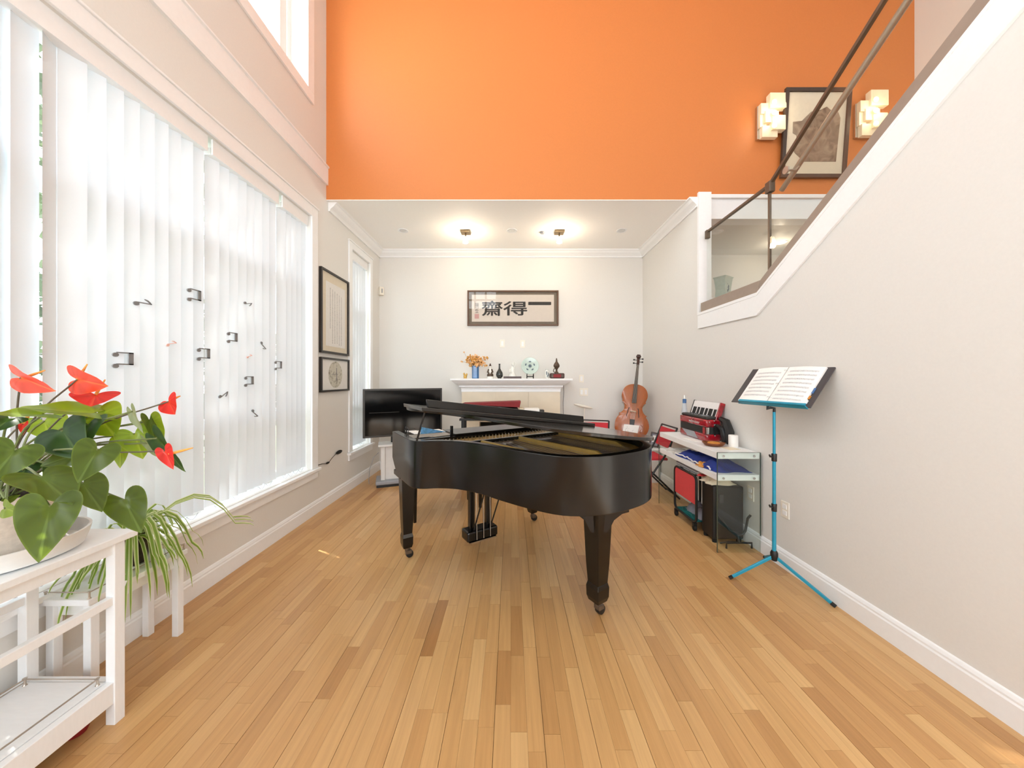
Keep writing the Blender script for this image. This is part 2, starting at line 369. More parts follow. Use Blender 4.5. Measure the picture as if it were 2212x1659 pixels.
fx = lambda p, q, h: (h, p, q)
struct(MB().prism(poly, fx, XR, XR+.12).build('wall_right', 'wallr'))
struct(MB().box(XL, 4.4, 3.622, 3.75, 3.28, ZC).box(XL, 2.03, 3.622, 3.75, ZA, 3.28).build('wall_upper', 'orange'))
struct(MB().box(4.276, 4.4, YF, 5.0, 0, ZC).build('wall_stair', 'wall'))
struct(MB().box(XL-.22, 4.4, YF, 3.75, ZC, ZC+.12).build('ceiling', 'ceil'))
struct(MB().box(XL, XR+.12, 3.75, YB, ZA, ZA+.15).box(XL, 2.03, 3.621, 3.75, ZA-.004, ZA+.002).build('ceiling_alcove', 'ceil'))
# wall behind the camera, with tall windows
rh = [(-1.75, 1.85, 1.0, 3.1), (-1.75, -.55, 3.9, 5.3), (2.3, 4.0, 2.4, 5.3)]
rw = MB(); cells(rw, YF, XL-.22, 4.4, 0, ZC, rh, lambda mb, a, b_, c, d: mb.box(a, b_, YF-.15, YF, c, d))
struct(rw.build('wall_rear', 'wall'))
fr = MB()
for (a, b_, c, d) in rh:
    for k in range(4):
        x = a+(b_-a)*k/3; fr.box(max(a, x-.03), min(b_, x+.03), YF-.12, YF-.06, c, d)
    for k in range(5):
        z = c+(d-c)*k/4; fr.box(a, b_, YF-.115, YF-.065, max(c, z-.03), min(d, z+.03))
w = struct(fr.build('window_4', 'trim')); w['label'] = 'tall white window grid behind the camera'
# landing behind the glass railing
struct(MB().box(2.03, 4.276, 3.60, 3.75, 3.036, 3.28).build('trim_1', 'trim'))
struct(MB().box(2.0, 4.276, 3.575, 3.60, 3.245, 3.285).build('trim_2', 'trim', bevel=.004))
struct(MB().box(2.07, 4.276, 3.75, 4.65, 3.036, 3.12).build('ceiling_landing', 'wall'))
struct(MB().box(2.07, 4.276, 4.65, 4.75, 1.75, 3.12).build('wall_landing', 'wall'))
struct(MB().box(2.07, 4.276, 4.0, 4.65, 1.9, 2.30).build('ledge_landing', 'trim'))
struct(MB().box(2.07, 4.276, 2.7, 4.65, 1.75, 1.9).build('floor_landing', 'stairw'))
st = thing('staircase', 'oak stair flight rising toward the camera behind the right wall', 'stairs', (2.6, 2.7, 0)); del st['category']; struct(st)
for i in range(13):
    z = 1.9+.174*(i+1); y = 2.7-.27*(i+1)
    MB().box(2.07, 3.12, y-.01, y+.28, z-.04, z).build('tread', 'stairw', st)
    MB().box(2.07, 3.10, y+.255, y+.27, z-.174, z-.04).build('riser', 'trim', st)

# floor: slab, then oak strips one by one
fl = struct(MB().box(XL, 4.4, YF, YB, -.1, -.009).build('floor', 'joint'))
rng = random.Random(3); strips = []; sw = .0633; x = XL; i = 0
while x < XR-.001:
    x1 = min(x+sw, XR); y = YF - rng.uniform(0, .4)
    while y < YB:
        L = rng.choice([.28, .36, .42, .48, .55, .62]); y1 = min(y+L, YB); y0 = max(y, YF)
        if y1-y0 > .01: strips.append((x, x1, y0, y1, i % 3))
        y += L
    x += sw; i += 1
def seen(s):
    ym = (s[2]+s[3])/2
    if s[3] < 1.15: return 0
    ym = max(ym, 1.2); px = 1105+(s[0]+s[1])/2*F/ym
    if not -40 < px < 2250: return 0
    return (s[3]-max(s[2], 1.15))/ym**3
strips.sort(key=seen, reverse=True)
def strip_box(mb, cols, s):
    gl = .0009 if s[4] == 0 else .0003; gr = .0009 if s[4] == 2 else .0003
    mb.box(s[0]+gl, s[1]-gr, s[2]+.0004, s[3]-.0004, -.009, 0)
    t_ = min(1, max(0, rng.gauss(.55, .19))); cols += [(t_, rng.random(), rng.random())]*8
for s in strips[:300]:
    mb = MB(); cols = []; strip_box(mb, cols, s); mb.build('plank', 'oak', fl, colors=cols)
mb = MB(); cols = []
for s in strips[300:]: strip_box(mb, cols, s)
stuff(mb.build('plank_field', 'oak', fl, colors=cols))

# mouldings
def base_poly(d): return [(0, 0), (d, 0), (d, .095), (d*.75, .103), (d*.75, .112), (d*.4, .125), (0, .13)]
struct(MB().prism([(XL+p, q) for p, q in base_poly(.018)], lambda p, q, h: (p, h, q), YF, YB).build('baseboard_left', 'trim'))
struct(MB().prism([(XR-p, q) for p, q in base_poly(.018)], lambda p, q, h: (p, h, q), YF, YB).build('baseboard_right', 'trim'))
struct(MB().prism([(YB-p, q) for p, q in base_poly(.018)], lambda p, q, h: (h, p, q), XL, XR).build('baseboard_back', 'trim'))
cp = [(0, 0), (.095, 0), (.095, -.012), (.078, -.02), (.06, -.045), (.03, -.07), (.018, -.085), (.018, -.1), (0, -.1)]
struct(MB().prism([(XL+p, ZA+q) for p, q in cp], lambda p, q, h: (p, h, q), 3.66, YB).build('trim_3', 'trim'))
struct(MB().prism([(XR-p, ZA+q) for p, q in cp], lambda p, q, h: (p, h, q), 3.56, YB).build('trim_4', 'trim'))
struct(MB().prism([(YB-p, ZA+q) for p, q in cp], lambda p, q, h: (h, p, q), XL, XR).build('trim_5', 'trim'))
struct(MB().prism([(XL, 3.40), (XL+.022, 3.40), (XL+.022, 3.575), (XL+.034, 3.582), (XL+.034, 3.595), (XL+.02, 3.605), (XL, 3.605)], lambda p, q, h: (p, h, q), YF, 3.622).build('trim_6', 'trim'))
# stair stringer: white band with a thin cap, on the room side of the right wall
yN = YF+.02
band = [(3.548, 1.87), (2.70, 1.85), (yN, curb(yN, 1.845)), (yN, curb(yN, 2.02)), (2.69, 2.02), (3.548, 2.02)]
struct(MB().prism(band, fx, XR-.016, XR).build('trim_7', 'trim'))
capb = [(3.548, 2.005), (2.695, 2.005), (yN, curb(yN, 2.005)), (yN, curb(yN, 2.03)), (2.69, 2.03), (3.548, 2.03)]
struct(MB().prism(capb, fx, XR-.020, XR+.12).build('trim_8', 'trim'))
struct(MB().box(XR-.012, XR+.12, 3.534, 3.562, 2.03, 3.285).build('trim_9', 'trim'))

# windows: casing, stool, frame, panes
def window(n_, y0, y1, z0, z1, mull_y, mull_z, cw=.10, stool=True, label=None):
    w_ = MB()
    w_.box(XL, XL+.02, y0-cw, y0, z0, z1+cw).box(XL, XL+.02, y1, y1+cw, z0, z1+cw).box(XL, XL+.02, y0, y1, z1, z1+cw)
    w_.box(XL, XL+.03, y0-cw-.01, y1+cw+.01, z1+cw, z1+cw+.014)
    if not stool: w_.box(XL, XL+.02, y0-cw, y1+cw, z0-cw, z0)
    o = struct(w_.build('window_%d' % n_, 'trim', bevel=.003)); o['label'] = label
    if stool:
        MB().box(XL-.14, XL+.045, y0-cw-.02, y1+cw+.02, z0-.03, z0-.003).build('window_sill', 'trim', o, bevel=.004)
        MB().box(XL, XL+.018, y0-cw, y1+cw, z0-.1, z0-.03).build('apron', 'trim', o)
    f_ = MB(); xa, xb = XL-.2, XL-.15; t_ = .05
    f_.box(xa, xb, y0, y0+t_, z0, z1).box(xa, xb, y1-t_, y1, z0, z1).box(xa, xb, y0, y1, z0, z0+t_).box(xa, xb, y0, y1, z1-t_, z1)
    for y in mull_y: f_.box(xa, XL-.12, y-.045, y+.045, z0, z1)
    for z in mull_z: f_.box(xa+.002, XL-.122, y0, y1, z-.045, z+.045)
    f_.build('window_frame', 'trim', o)
    ys = [y0]+list(mull_y)+[y1]; zs = [z0]+list(mull_z)+[z1]
    for a, b_ in zip(ys, ys[1:]):
        for c, d in zip(zs, zs[1:]):
            MB().box(XL-.178, XL-.172, a+.03, b_-.03, c+.03, d-.03).build('pane', 'winglass', o)
    return o
window(1, WY0, WY1, WZ0, WZ1, (1.45, 2.25, 2.92), (1.02, 2.25), label='large white-cased window filling most of the left wall')
window(2, AY0, AY1, WZ0, WZ1, (), (1.02, 2.25), .078, label='narrow white-cased window in the alcove')
window(3, UY0, UY1, UZ0, 5.45, (-.7, .2, 1.15, 2.1, 3.12), (), .10, False, label='high white-cased window near the orange wall')

# vertical blinds
def slat_mesh():
    mb = MB(); W = .089; n_ = 4
    for z in (.492, 2.84):
        for k in range(n_+1):
            t_ = k/n_-.5; mb.v.append(Vector((-.004*(1-4*t_*t_), t_*W, z)))
    mb.f = [[k, k+1, n_+2+k, n_+1+k] for k in range(n_)]
    return mb
sm0 = slat_mesh()
def blind(label, ya, yb, ang, opened=(), zt=2.84):
    t_ = thing('vertical_blind', label, 'window blind', (XL-.06, ya, .49), group='vertical blinds on the left wall')
    MB().box(XL-.085, XL-.035, ya, yb, zt, zt+.045).build('headrail', 'trim', t_)
    MB().box(XL-.032, XL-.018, ya, yb, zt-.002, zt+.1).build('valance', 'trim', t_)
    nsl = int(round((yb-ya-.02)/.077)); first = None; ch = MB()
    for k in range(nsl):
        y = ya+.040+(yb-ya-.080)*k/max(1, nsl-1)
        if first is None:
            first = sm0.build('slat', 'blind', t_, smooth=True, world=False); o = first
        else:
            o = first.copy(); C.objects.link(o); o.parent = t_
        o.location = (0, y-ya, -.49)
        a = ang+random.uniform(-2.5, 2.5)
        for (oy, oa) in opened:
            if abs(y-oy) < .04: a = oa
        o.rotation_euler = (0, 0, R(a))
        if k < nsl-1:
            pts = [(XL-.045, y+.077*q/6, .492-.03*math.sin(math.pi*q/6)) for q in range(7)]; ch.tube(pts, .0012, 4)
    ch.build('bead_chain', 'greyplinth', t_)
    return t_
blind('white vertical blind with slats partly turned, behind the red-flowered plant', WY0+.01, 2.230, -20, [(1.30, 30), (1.378, 26), (1.456, 4), (1.533, 27)])
blind('white vertical blind on the middle pane of the large window', 2.268, 2.912, -18)
blind('narrow white vertical blind at the far end of the large window', 2.960, WY1-.006, -20)
blind('white vertical blind on the narrow alcove window', AY0+.05, AY1-.012, -20)

# music-note cut-outs stuck to the slats
XN = XL-.036
def note_pair(label, py_, pz, s=1.0, tilt=0, mat='note'):
    y = py_; mb = MB()
    d = .006; c, s_ = math.cos(tilt), math.sin(tilt)
    def q(a, b_): return (y+(a*c-b_*s_)*s, pz+(a*s_+b_*c)*s)
    def bar(a0, b0, a1, b1):
        poly_ = [q(a0, b0), q(a1, b0), q(a1, b1), q(a0, b1)]; mb.prism(poly_, fx, XN-d, XN)
    def head(a, b_):
        mb.prism([q(a+.014*math.cos(2*math.pi*k/12), b_+.011*math.sin(2*math.pi*k/12)) for k in range(12)], fx, XN-d, XN)
    head(-.036, .026); head(-.036, -.031); bar(-.03, .035, .045, .041); bar(-.03, -.024, .045, -.018); bar(.022, -.024, .045, .041)
    return tag(mb.build('music_note', mat), label, 'wall sticker', 'music notes on the blinds')
def note_single(label, y, pz, s=1.0, tilt=0, flip=1, mat='note'):
    mb = MB(); d = .006; c, s_ = math.cos(tilt), math.sin(tilt)
    def q(a, b_): b_ *= flip; return (y+(a*c-b_*s_)*s, pz+(a*s_+b_*c)*s)
    mb.prism([q(-.036+.014*math.cos(2*math.pi*k/12), -.006+.011*math.sin(2*math.pi*k/12)) for k in range(12)], fx, XN-d, XN)
    mb.prism([q(-.03, 0), q(.042, .002), q(.042, .007), q(-.03, .005)], fx, XN-d, XN)
    mb.prism([q(.042, .002), q(.036, .012), q(.022, .022), q(.006, .026), q(.008, .021), q(.022, .016), q(.032, .008), q(.036, .002)], fx, XN-d, XN)
    return tag(mb.build('music_note', mat), label, 'wall sticker', 'music notes on the blinds')
def LW(px): return -(XN)*F/(1105-px)
def LZ(px, py): return 1.35-(py-818)*LW(px)/F
for px, py, s, lab in ((268, 778, 1.0, 'grey beamed music note nearest the red flowers, on the blinds'), (421, 639, 1.0, 'topmost grey beamed music note on the blinds'),
        (441, 766, 1.0, 'grey beamed music note in the middle of the blinds, left of its neighbour'), (503, 730, .95, 'grey beamed music note on the middle blind, left of a tilted single note'),
        (539, 824, .95, 'lowest grey beamed music note on the blinds'), (602, 790, .95, 'grey beamed music note at the far right of the blinds')):
    note_pair(lab, LW(px), LZ(px, py), s)
for px, py, s, tl_, fp, lab in ((311, 656, 1.0, 0, 1, 'grey single music note lying flat, upper left of the blinds'), (537, 655, .85, .3, -1, 'grey single music note at the upper right of the blinds'),
        (570, 747, .85, -.6, -1, 'grey single music note slanting down toward the far window edge'), (484, 852, .9, .6, -1, 'grey single music note slanting up, low on the blinds'),
        (552, 893, .9, -.6, -1, 'lowest grey single music note, near the bottom of the blinds')):
    note_single(lab, LW(px), LZ(px, py), s, tl_, fp)
note_single('faint pink music note high left on the blinds', LW(372), LZ(372, 743), .7, .2, 1, 'notered')
note_single('faint pink music note right of the middle blind', LW(540), LZ(540, 770), .6, .2, 1, 'notered')

# garden outside: lawn and a hedge seen through the gaps
struct(MB().box(-14, XL-.3, -6, 12, -.35, -.25).build('ground_garden', 'lawn'))
hd = MB(); cols = []; rh_ = random.Random(5)
for k in range(12000):
    y = rh_.uniform(-3, 8); z = rh_.uniform(-.2, 2.4+.35*math.sin(y*2.1)+.2*math.sin(y*5)); x = -5.4-.4*rh_.random()+.3*math.sin(y*3+z*4)
    c = Vector((x, y, z)); a = Vector((rh_.gauss(0, 1), rh_.gauss(0, 1), rh_.gauss(0, 1))).normalized(); b_ = a.orthogonal().normalized()
    s_ = rh_.uniform(.05, .1); hd.add([c-a*s_, c+b_*s_*.5, c+a*s_, c-b_*s_*.5], [(0, 1, 2, 3)]); g = rh_.uniform(.6, 1.3)
    cols += [(.10*g, .13*g, .085*g)]*4
hedge = thing('garden_hedge', 'leafy green hedge glimpsed outside through the blinds', 'hedge', (-5.6, 2.5, -.25))
stuff(hd.build('foliage', 'hedge', hedge, colors=cols))
tr_ = MB()
for k in range(12): tr_.tube([(-5.6, -2.8+k*.95, -.3), (-5.62, -2.75+k*.95, .6), (-5.55, -2.8+k*.95, 1.5)], [.04, .03, .015], 6)
tr_.build('stem', 'twig', hedge)

gt = thing('garden_tree', 'leafy tree outside the left windows', 'tree', (-6.4, 5.6, -.25))
tm = MB(); cols = []; rt = random.Random(9)
for k in range(1500):
    while True:
        q = Vector((rt.uniform(-1, 1), rt.uniform(-1, 1), rt.uniform(-1, 1)))
        if q.length < 1: break
    c = Vector((-6.3+1.5*q.x, 5.0+2.6*q.y, 5.7+2.6*q.z)); a = Vector((rt.gauss(0, 1), rt.gauss(0, 1), rt.gauss(0, 1))).normalized(); b_ = a.orthogonal().normalized()
    s_ = rt.uniform(.09, .16); tm.add([c-a*s_, c+b_*s_*.6, c+a*s_, c-b_*s_*.6], [(0, 1, 2, 3)]); g = rt.uniform(.6, 1.3)
    cols += [(.10*g, .13*g, .08*g)]*4
stuff(tm.build('foliage', 'hedge', gt, colors=cols))
MB().tube([(-6.4, 5.6, -.3), (-6.35, 5.5, 2.0), (-6.3, 5.2, 4.5)], [.16, .12, .05], 10).build('trunk', 'twig', gt, smooth=True)

# glass stair railing
rl = thing('stair_railing', 'glass stair railing with bronze top rail and steel handrail', 'railing', (XR+.04, 3.4, 2.03))
def tr_z(y): return 2.835 + (.655*(2.613-y) if y < 2.613 else 0)
shoe1 = [(3.50, 2.03), (2.69, 2.03), (2.69, 2.105), (3.50, 2.115)]
MB().prism([(3.50, 2.03), (2.688, 2.03), (2.664, 2.12), (3.50, 2.125)], fx, XR-.010, XR+.06).build('base_channel', 'shoe', rl, bevel=.003)
MB().prism([(2.686, 2.03), (.1, curb(.1, 2.03)), (.1, curb(.1, 2.135)), (2.662, 2.122)], fx, XR-.010, XR+.06).build('base_channel', 'shoe', rl, bevel=.003)
MB().prism([(3.455, 2.09), (2.632, 2.09), (2.632, 2.83), (3.455, 2.83)], fx, XR+.026, XR+.038).build('glass_panel', 'railglass', rl)
MB().prism([(2.61, 2.13), (1.15, curb(1.15, 2.10)), (1.15, tr_z(1.15)), (2.61, tr_z(2.61))], fx, XR+.026, XR+.038).build('glass_panel', 'railglass', rl)
MB().prism([(1.135, curb(1.135, 2.10)), (.15, curb(.15, 2.10)), (.15, tr_z(.15)), (1.135, tr_z(1.135))], fx, XR+.026, XR+.038).build('glass_panel', 'railglass', rl)
MB().box(XR+.024, XR+.040, 2.612, 2.630, 2.10, 2.82).build('glass_joint', 'bronze', rl)
MB().bar((XR+.032, 3.455, 2.835), (XR+.032, 2.62, 2.835), .026, .022).build('top_rail', 'bronze', rl, bevel=.003)
MB().bar((XR+.032, 2.62, tr_z(2.62)), (XR+.032, .12, tr_z(.12)), .026, .022).build('top_rail', 'bronze', rl, bevel=.003)
MB().box(XR+.010, XR+.054, 2.590, 2.645, 2.775, 2.86).build('rail_connector', 'bronze', rl, bevel=.006)
MB().box(XR+.012, XR+.052, 3.43, 3.47, 2.765, 2.85).build('rail_connector', 'bronze', rl, bevel=.006)
def hz(y): return 2.79+.635*(2.61-y)
MB().tube([(XR+.115, 2.61, hz(2.61)), (XR+.115, .1, hz(.1))], .019, 12).build('handrail', 'steel', rl, smooth=True)
for y in (2.45, 1.3):
    hb = MB(); hb.lathe([(.026, 0), (.026, .012)], (XR+.014, y, hz(y)-.045), 16, axis='x'); hb.tube([(XR+.02, y, hz(y)-.045), (XR+.085, y, hz(y)-.045), (XR+.115, y, hz(y)-.012)], .008, 8)
    hb.build('handrail_bracket', 'steel', rl, smooth=True)
# ---------------------------------------------------------------- grand piano
A = math.atan2(.544, .839)
pn = thing('grand_piano', 'black baby grand piano with its lid slightly raised, centre of the room', 'piano', (-.308, 2.912, 0), A)
# local frame: x along the keyboard toward the bass, y = -(distance toward the tail)
ctl = [(-.665, -.10), (-.665, .12), (-.665, .28), (-.655, .385), (-.605, .445), (-.52, .485), (-.42, .575), (-.345, .72), (-.29, .91), (-.225, 1.10),
       (-.135, 1.265), (.02, 1.365), (.21, 1.40), (.40, 1.385), (.55, 1.31), (.65, 1.17), (.695, 1.0), (.71, .8), (.715, .45), (.715, -.10)]
outl = smoothline([(a, b, 0) for a, b in ctl], 4)
def offset(pts, d):
    out = []
    for i, p in enumerate(pts):
        t = (pts[min(i+1, len(pts)-1)]-pts[max(i-1, 0)]).normalized(); nrm = Vector((t.y, -t.x, 0))   # path runs treble->tail->bass; inside is on the right
        out.append(p+nrm*d)
    return out
# orient: check which side is inside
inn = offset(outl, .05)
if sum((p-Vector((0, .6, 0))).length for p in inn) > sum((p-Vector((0, .6, 0))).length for p in outl): inn = offset(outl, -.05); SGN = -1
else: SGN = 1
ZT = .945; ZB = .635
def zb(v): return ZB + (.11*max(0, (.06-v)/.16)**1.3 if v < .06 else 0)
mb = MB(); n_ = len(outl)
for p, q in zip(outl, inn):
    b_ = zb(p.y)
    mb.v += [Vector((p.x, -p.y, b_)), Vector((p.x, -p.y, ZT)), Vector((q.x, -q.y, ZT)), Vector((q.x, -q.y, b_))]
for i in range(n_-1):
    a = 4*i; c = a+4
    for k in range(4): mb.f.append([a+k, a+(k+1) % 4, c+(k+1) % 4, c+k])
mb.f += [[0, 1, 2, 3], [4*n_-4, 4*n_-3, 4*n_-2, 4*n_-1]]
mb.build('rim', 'black', pn, smooth=True, world=False, bevel=.004, angle=35)
def poly_fill(name, pts, z0, z1, mat, parent, **k):
    return MB().prism([(p.x, -p.y) for p in pts], lambda p, q, h: (p, q, h), z0, z1).build(name, mat, parent, world=False, **k)
in2 = offset(outl, SGN*.045)
poly_fill('underside', in2, .66, .68, 'blackm', pn)
sb_ = [p for p in in2 if p.y > .28]
poly_fill('soundboard', sb_, .872, .882, 'soundboard', pn)
# iron plate: perimeter flange, pin-block web, struts
r1 = [p for p in offset(outl, SGN*.052) if p.y > .25]; r2 = [p for p in offset(outl, SGN*.125) if p.y > .25]; k_ = min(len(r1), len(r2))
r2 = [min(r2, key=lambda q: (q-p).length) for p in r1]
mb = MB(); n_ = len(r1)
for p, q in zip(r1, r2): mb.v += [Vector((p.x, -p.y, .905)), Vector((q.x, -q.y, .893)), Vector((q.x, -q.y, .8825)), Vector((p.x, -p.y, .8825))]
for i in range(n_-1):
    a = 4*i; c = a+4
    for k in range(4): mb.f.append([a+k, a+(k+1) % 4, c+(k+1) % 4, c+k])
plate = mb.build('iron_plate', 'gold', pn, smooth=True, world=False)
MB().box(-.555, .655, -.42, -.27, .883, .90).build('pin_block_web', 'gold', plate, world=False)
for (u0, v0, u1, v1) in ((-.46, .41, -.42, .50), (-.22, .41, -.12, .98), (.10, .41, .22, 1.27), (.49, .41, .57, 1.12)):
    a = Vector((u0, -v0, .908)); b_ = Vector((u1, -v1, .908)); d = (b_-a).normalized(); x = Vector((-d.y, d.x, 0))
    MB().prism([(0, -.025), (.03, .012), ((b_-a).length-.09, .012), ((b_-a).length, -.025)], lambda p, q, h: a+d*p+x*h+Vector((0, 0, q)), -.011, .011).build('plate_strut', 'gold', plate, world=False, bevel=.003)
pins = MB()
for k in range(40):
    u = -.54+1.15*k/39
    for j in range(2): pins.tube([(u+.012*j, -.31-.035*j, .90), (u+.012*j, -.31-.035*j, .918)], .0035, 5)
stuff(pins.build('tuning_pins', 'chrome', plate, world=False))
stg = MB()
for k in range(34):
    u = -.50+1.1*k/33; vmax = min([p.y for p in in2 if abs(p.x-u) < .045 and p.y > .42] or [.5])-.06
    if vmax > .5: stg.bar((u, -.40, .903), (u, -vmax, .896), .0016, .0016)
stuff(stg.build('strings', 'steel', pn, world=False))
MB().box(-.44, .655, -.505, -.475, .898, .92).build('damper_rail', 'black', pn, world=False, bevel=.003)
MB().box(-.60, .66, -.27, -.225, .84, .925).build('stretcher', 'black', pn, world=False, bevel=.003)
MB().box(-.62, .67, .02, .10, .70, .73).box(-.62, .67, -.24, .02, .69, .72).build('keybed', 'black', pn, world=False, bevel=.004)
MB().box(-.60, .655, -.20, -.01, .79, .815).box(-.60, .655, -.225, -.20, .74, .93).build('fallboard', 'black', pn, world=False, bevel=.008)
MB().box(-.615, -.60, -.24, .09, .72, .90).box(.655, .67, -.24, .09, .72, .90).build('cheek_block', 'black', pn, world=False)
MB().box(-.30, .40, -.265, .0, .926, .94).build('music_desk', 'black', pn, world=False, bevel=.003)
MB().box(-.33, -.31, -.25, -.23, .925, 1.0).build('music_desk_arm', 'black', pn, world=False, bevel=.003)
# lid
LA = R(7.8); UH = .722
def lidpt(u, v, h): return Vector((UH-(UH-u)*math.cos(LA)-h*math.sin(LA), -v, ZT+.004+(UH-u)*math.sin(LA)+h*math.cos(LA)))
lo = [p for p in offset(outl, -SGN*.014) if p.y > .30]
lo = [Vector((lo[0].x, .285, 0))]+lo+[Vector((lo[-1].x, .285, 0))]
mb = MB(); mb.prism([(p.x, p.y) for p in lo], lambda p, q, h: lidpt(p, q, h), 0, .02)
mb.build('lid', 'blackg', pn, world=False, bevel=.003, smooth=True)
flap = MB().prism([(-.695, .29), (.735, .29), (.735, .675), (-.695, .675)], lambda p, q, h: lidpt(p, q, h), .0205, .043).build('lid_flap', 'blackg', pn, world=False, bevel=.003)
MB().prism([(-.64, .600), (.665, .600), (.665, .622), (-.64, .622)], lambda p, q, h: lidpt(p, q, h), .0435, .092).build('flap_lip', 'black', flap, world=False, bevel=.003)
for u in (-.5, .0, .5):
    MB().prism([(u-.03, .286), (u+.03, .286), (u+.03, .30), (u-.03, .30)], lambda p, q, h: lidpt(p, q, h), .0435, .046).build('flap_hinge', 'brass', flap, world=False)
pk = lidpt(-.60, .43, -.001)
MB().bar((-.635, -.40, .93), (pk.x, pk.y, pk.z), .016, .010).build('lid_prop', 'black', pn, world=False)
# legs
def leg(u, v, tail=False):
    mb = MB()
    def ring(z, w): return [Vector((u+sx*w/2, -v+sy*w/2, z)) for sx, sy in ((-1, -1), (1, -1), (1, 1), (-1, 1))]
    kk = 1.0 if tail else .84
    rs = [(z_, w__*kk) for z_, w__ in [(.65, .118), (.60, .117), (.30, .094), (.19, .080), (.185, .083), (.165, .093), (.11, .090), (.085, .075), (.08, .062)]]
    for z, w_ in rs: mb.v += ring(z, w_)
    for i in range(len(rs)-1):
        for k in range(4): mb.f.append([4*i+k, 4*i+(k+1) % 4, 4*i+4+(k+1) % 4, 4*i+4+k])
    mb.f += [[0, 1, 2, 3][::-1], [4*len(rs)-4+k for k in range(4)]]
    o = mb.build('leg', 'black', pn, world=False, bevel=.003)
    c = MB().tube([(u, -v, .085), (u, -v, .055)], .014, 10); c.obox((u+.012, -v, .045), (.02, 0, 0), (0, .02, 0), (0, 0, .012)); c.build('caster_fork', 'bronze', o, world=False)
    w = MB().lathe([(.012, -.018), (.026, -.016), (.028, -.008), (.028, .008), (.026, .016), (.012, .018)], (u+.02, -v, .0285), 18, axis='y'); w.build('caster_wheel', 'blackm', o, world=False, smooth=True)
    return o
for u, v in ((-.588, .02), (.603, 0)):
    o = leg(u, v)
    MB().box(u-.075, u+.075, -v-.085, -v+.085, .625, .66).build('leg_plate', 'black', o, world=False, bevel=.004)
o = leg(.15, 1.24, True)
mb = MB()
for sgn in (1,):
    prof = [(-.26, .66), (.26, .66), (.26, .605), (.20, .595), (.13, .56), (.074, .49), (-.074, .49), (-.13, .56), (-.20, .595), (-.26, .605)]
    mb.prism(prof, lambda p, q, h: (.15+p*.64*.839-h*.544, -1.235-p*.64*.544+(-h)*.839, q), -.055, .055)
mb.build('leg_bracket', 'black', o, world=False, bevel=.003)
# pedal lyre
ly = MB().box(-.185, .085, -.235, -.115, .085, .165).build('pedal_lyre', 'black', pn, world=False, bevel=.014)
for u in (-.125, .025): MB().box(u-.022, u+.022, -.195, -.155, .16, .66).build('lyre_post', 'black', ly, world=False, bevel=.004)
MB().box(-.13, .03, -.185, -.165, .58, .60).build('lyre_bar', 'black', ly, world=False)
for u in (-.11, -.05, .01):
    MB().tube([(u, -.242, .10), (u, -.225, .66)], .0045, 6).build('pedal_rod', 'chrome', ly, world=False, smooth=True)
    MB().prism([(u-.012, -.12), (u+.012, -.12), (u+.018, .0), (u, .02), (u-.018, .0)], lambda p, q, h: (p, q, h), .094, .106).build('pedal', 'brass', ly, world=False, bevel=.003)
MB().box(-.17, .07, -.238, -.20, .076, .085).build('lyre_rail', 'chrome', ly, world=False)
for u in (-.125, .025): MB().tube([(u, -.22, .17), (u, -.47, .665)], .006, 6).build('lyre_brace', 'blackm', ly, world=False)

# bench pulled out behind the keyboard
def uvw(u, v, z): return Vector((-.308+.839*u+.544*v, 2.912+.544*u-.839*v, z))
bn = thing('piano_bench', 'black piano bench behind the piano keyboard', 'bench', uvw(0, -.7, 0), A)
MB().box(-.38, .38, -.16, .18, .42, .47).build('seat', 'black', bn, world=False, bevel=.012)
MB().box(-.37, .37, -.15, .17, .37, .42).build('apron', 'black', bn, world=False)
for sx in (-1, 1):
    for yy in (-.13, .15):
        MB().tube([(sx*.345, yy, 0), (sx*.345, yy, .39)], [.017, .027], 4).build('leg', 'black', bn, world=False)

# little things on the treble cheek of the piano
t = uvw(-.62, .12, ZT)
lf = MB().obox(uvw(-.50, .08, .9475), uvw(.08, .02, 0)-uvw(0, 0, 0), uvw(-.015, .06, 0)-uvw(0, 0, 0), (0, 0, .002))
c = thing('eyeglasses', 'black round-rimmed eyeglasses on the left cheek of the piano', 'glasses', uvw(-.60, .06, .949))
for k in (-1, 1):
    ctr = uvw(-.60, .06+.028*k, .968); ax = uvw(.0, 1, 0)-uvw(0, 0, 0)
    MB().tube([ctr+ax*.02*math.cos(a_)+Vector((0, 0, .02*math.sin(a_))) for a_ in [2*math.pi*q/16 for q in range(17)]], .003, 6, False).build('rim', 'blackm', c, smooth=True)
MB().tube([uvw(-.60, .012, .972), uvw(-.53, .008, .970), uvw(-.50, .01, .949)], .002, 5).build('temple', 'blackm', c)
MB().tube([uvw(-.60, .108, .972), uvw(-.53, .112, .970), uvw(-.50, .11, .949)], .002, 5).build('temple', 'blackm', c)
pp = thing('paper_sheet', 'loose white papers lying on the piano cheek', 'paper', uvw(-.45, .05, .942))
MB().obox(uvw(-.44, .05, .943), uvw(.12, 0, 0)-uvw(0, 0, 0), uvw(0, .07, 0)-uvw(0, 0, 0), (0, 0, .0015)).build('sheet', 'paper', pp)
MB().obox(uvw(-.52, .0, .946), uvw(.06, .02, 0)-uvw(0, 0, 0), uvw(0, .04, 0)-uvw(0, 0, 0), (0, 0, .0015)).build('sheet', 'paper', pp)
lfl = thing('leaflet', 'folded light blue leaflet standing by the piano lid prop', 'leaflet', uvw(-.44, .18, .946))
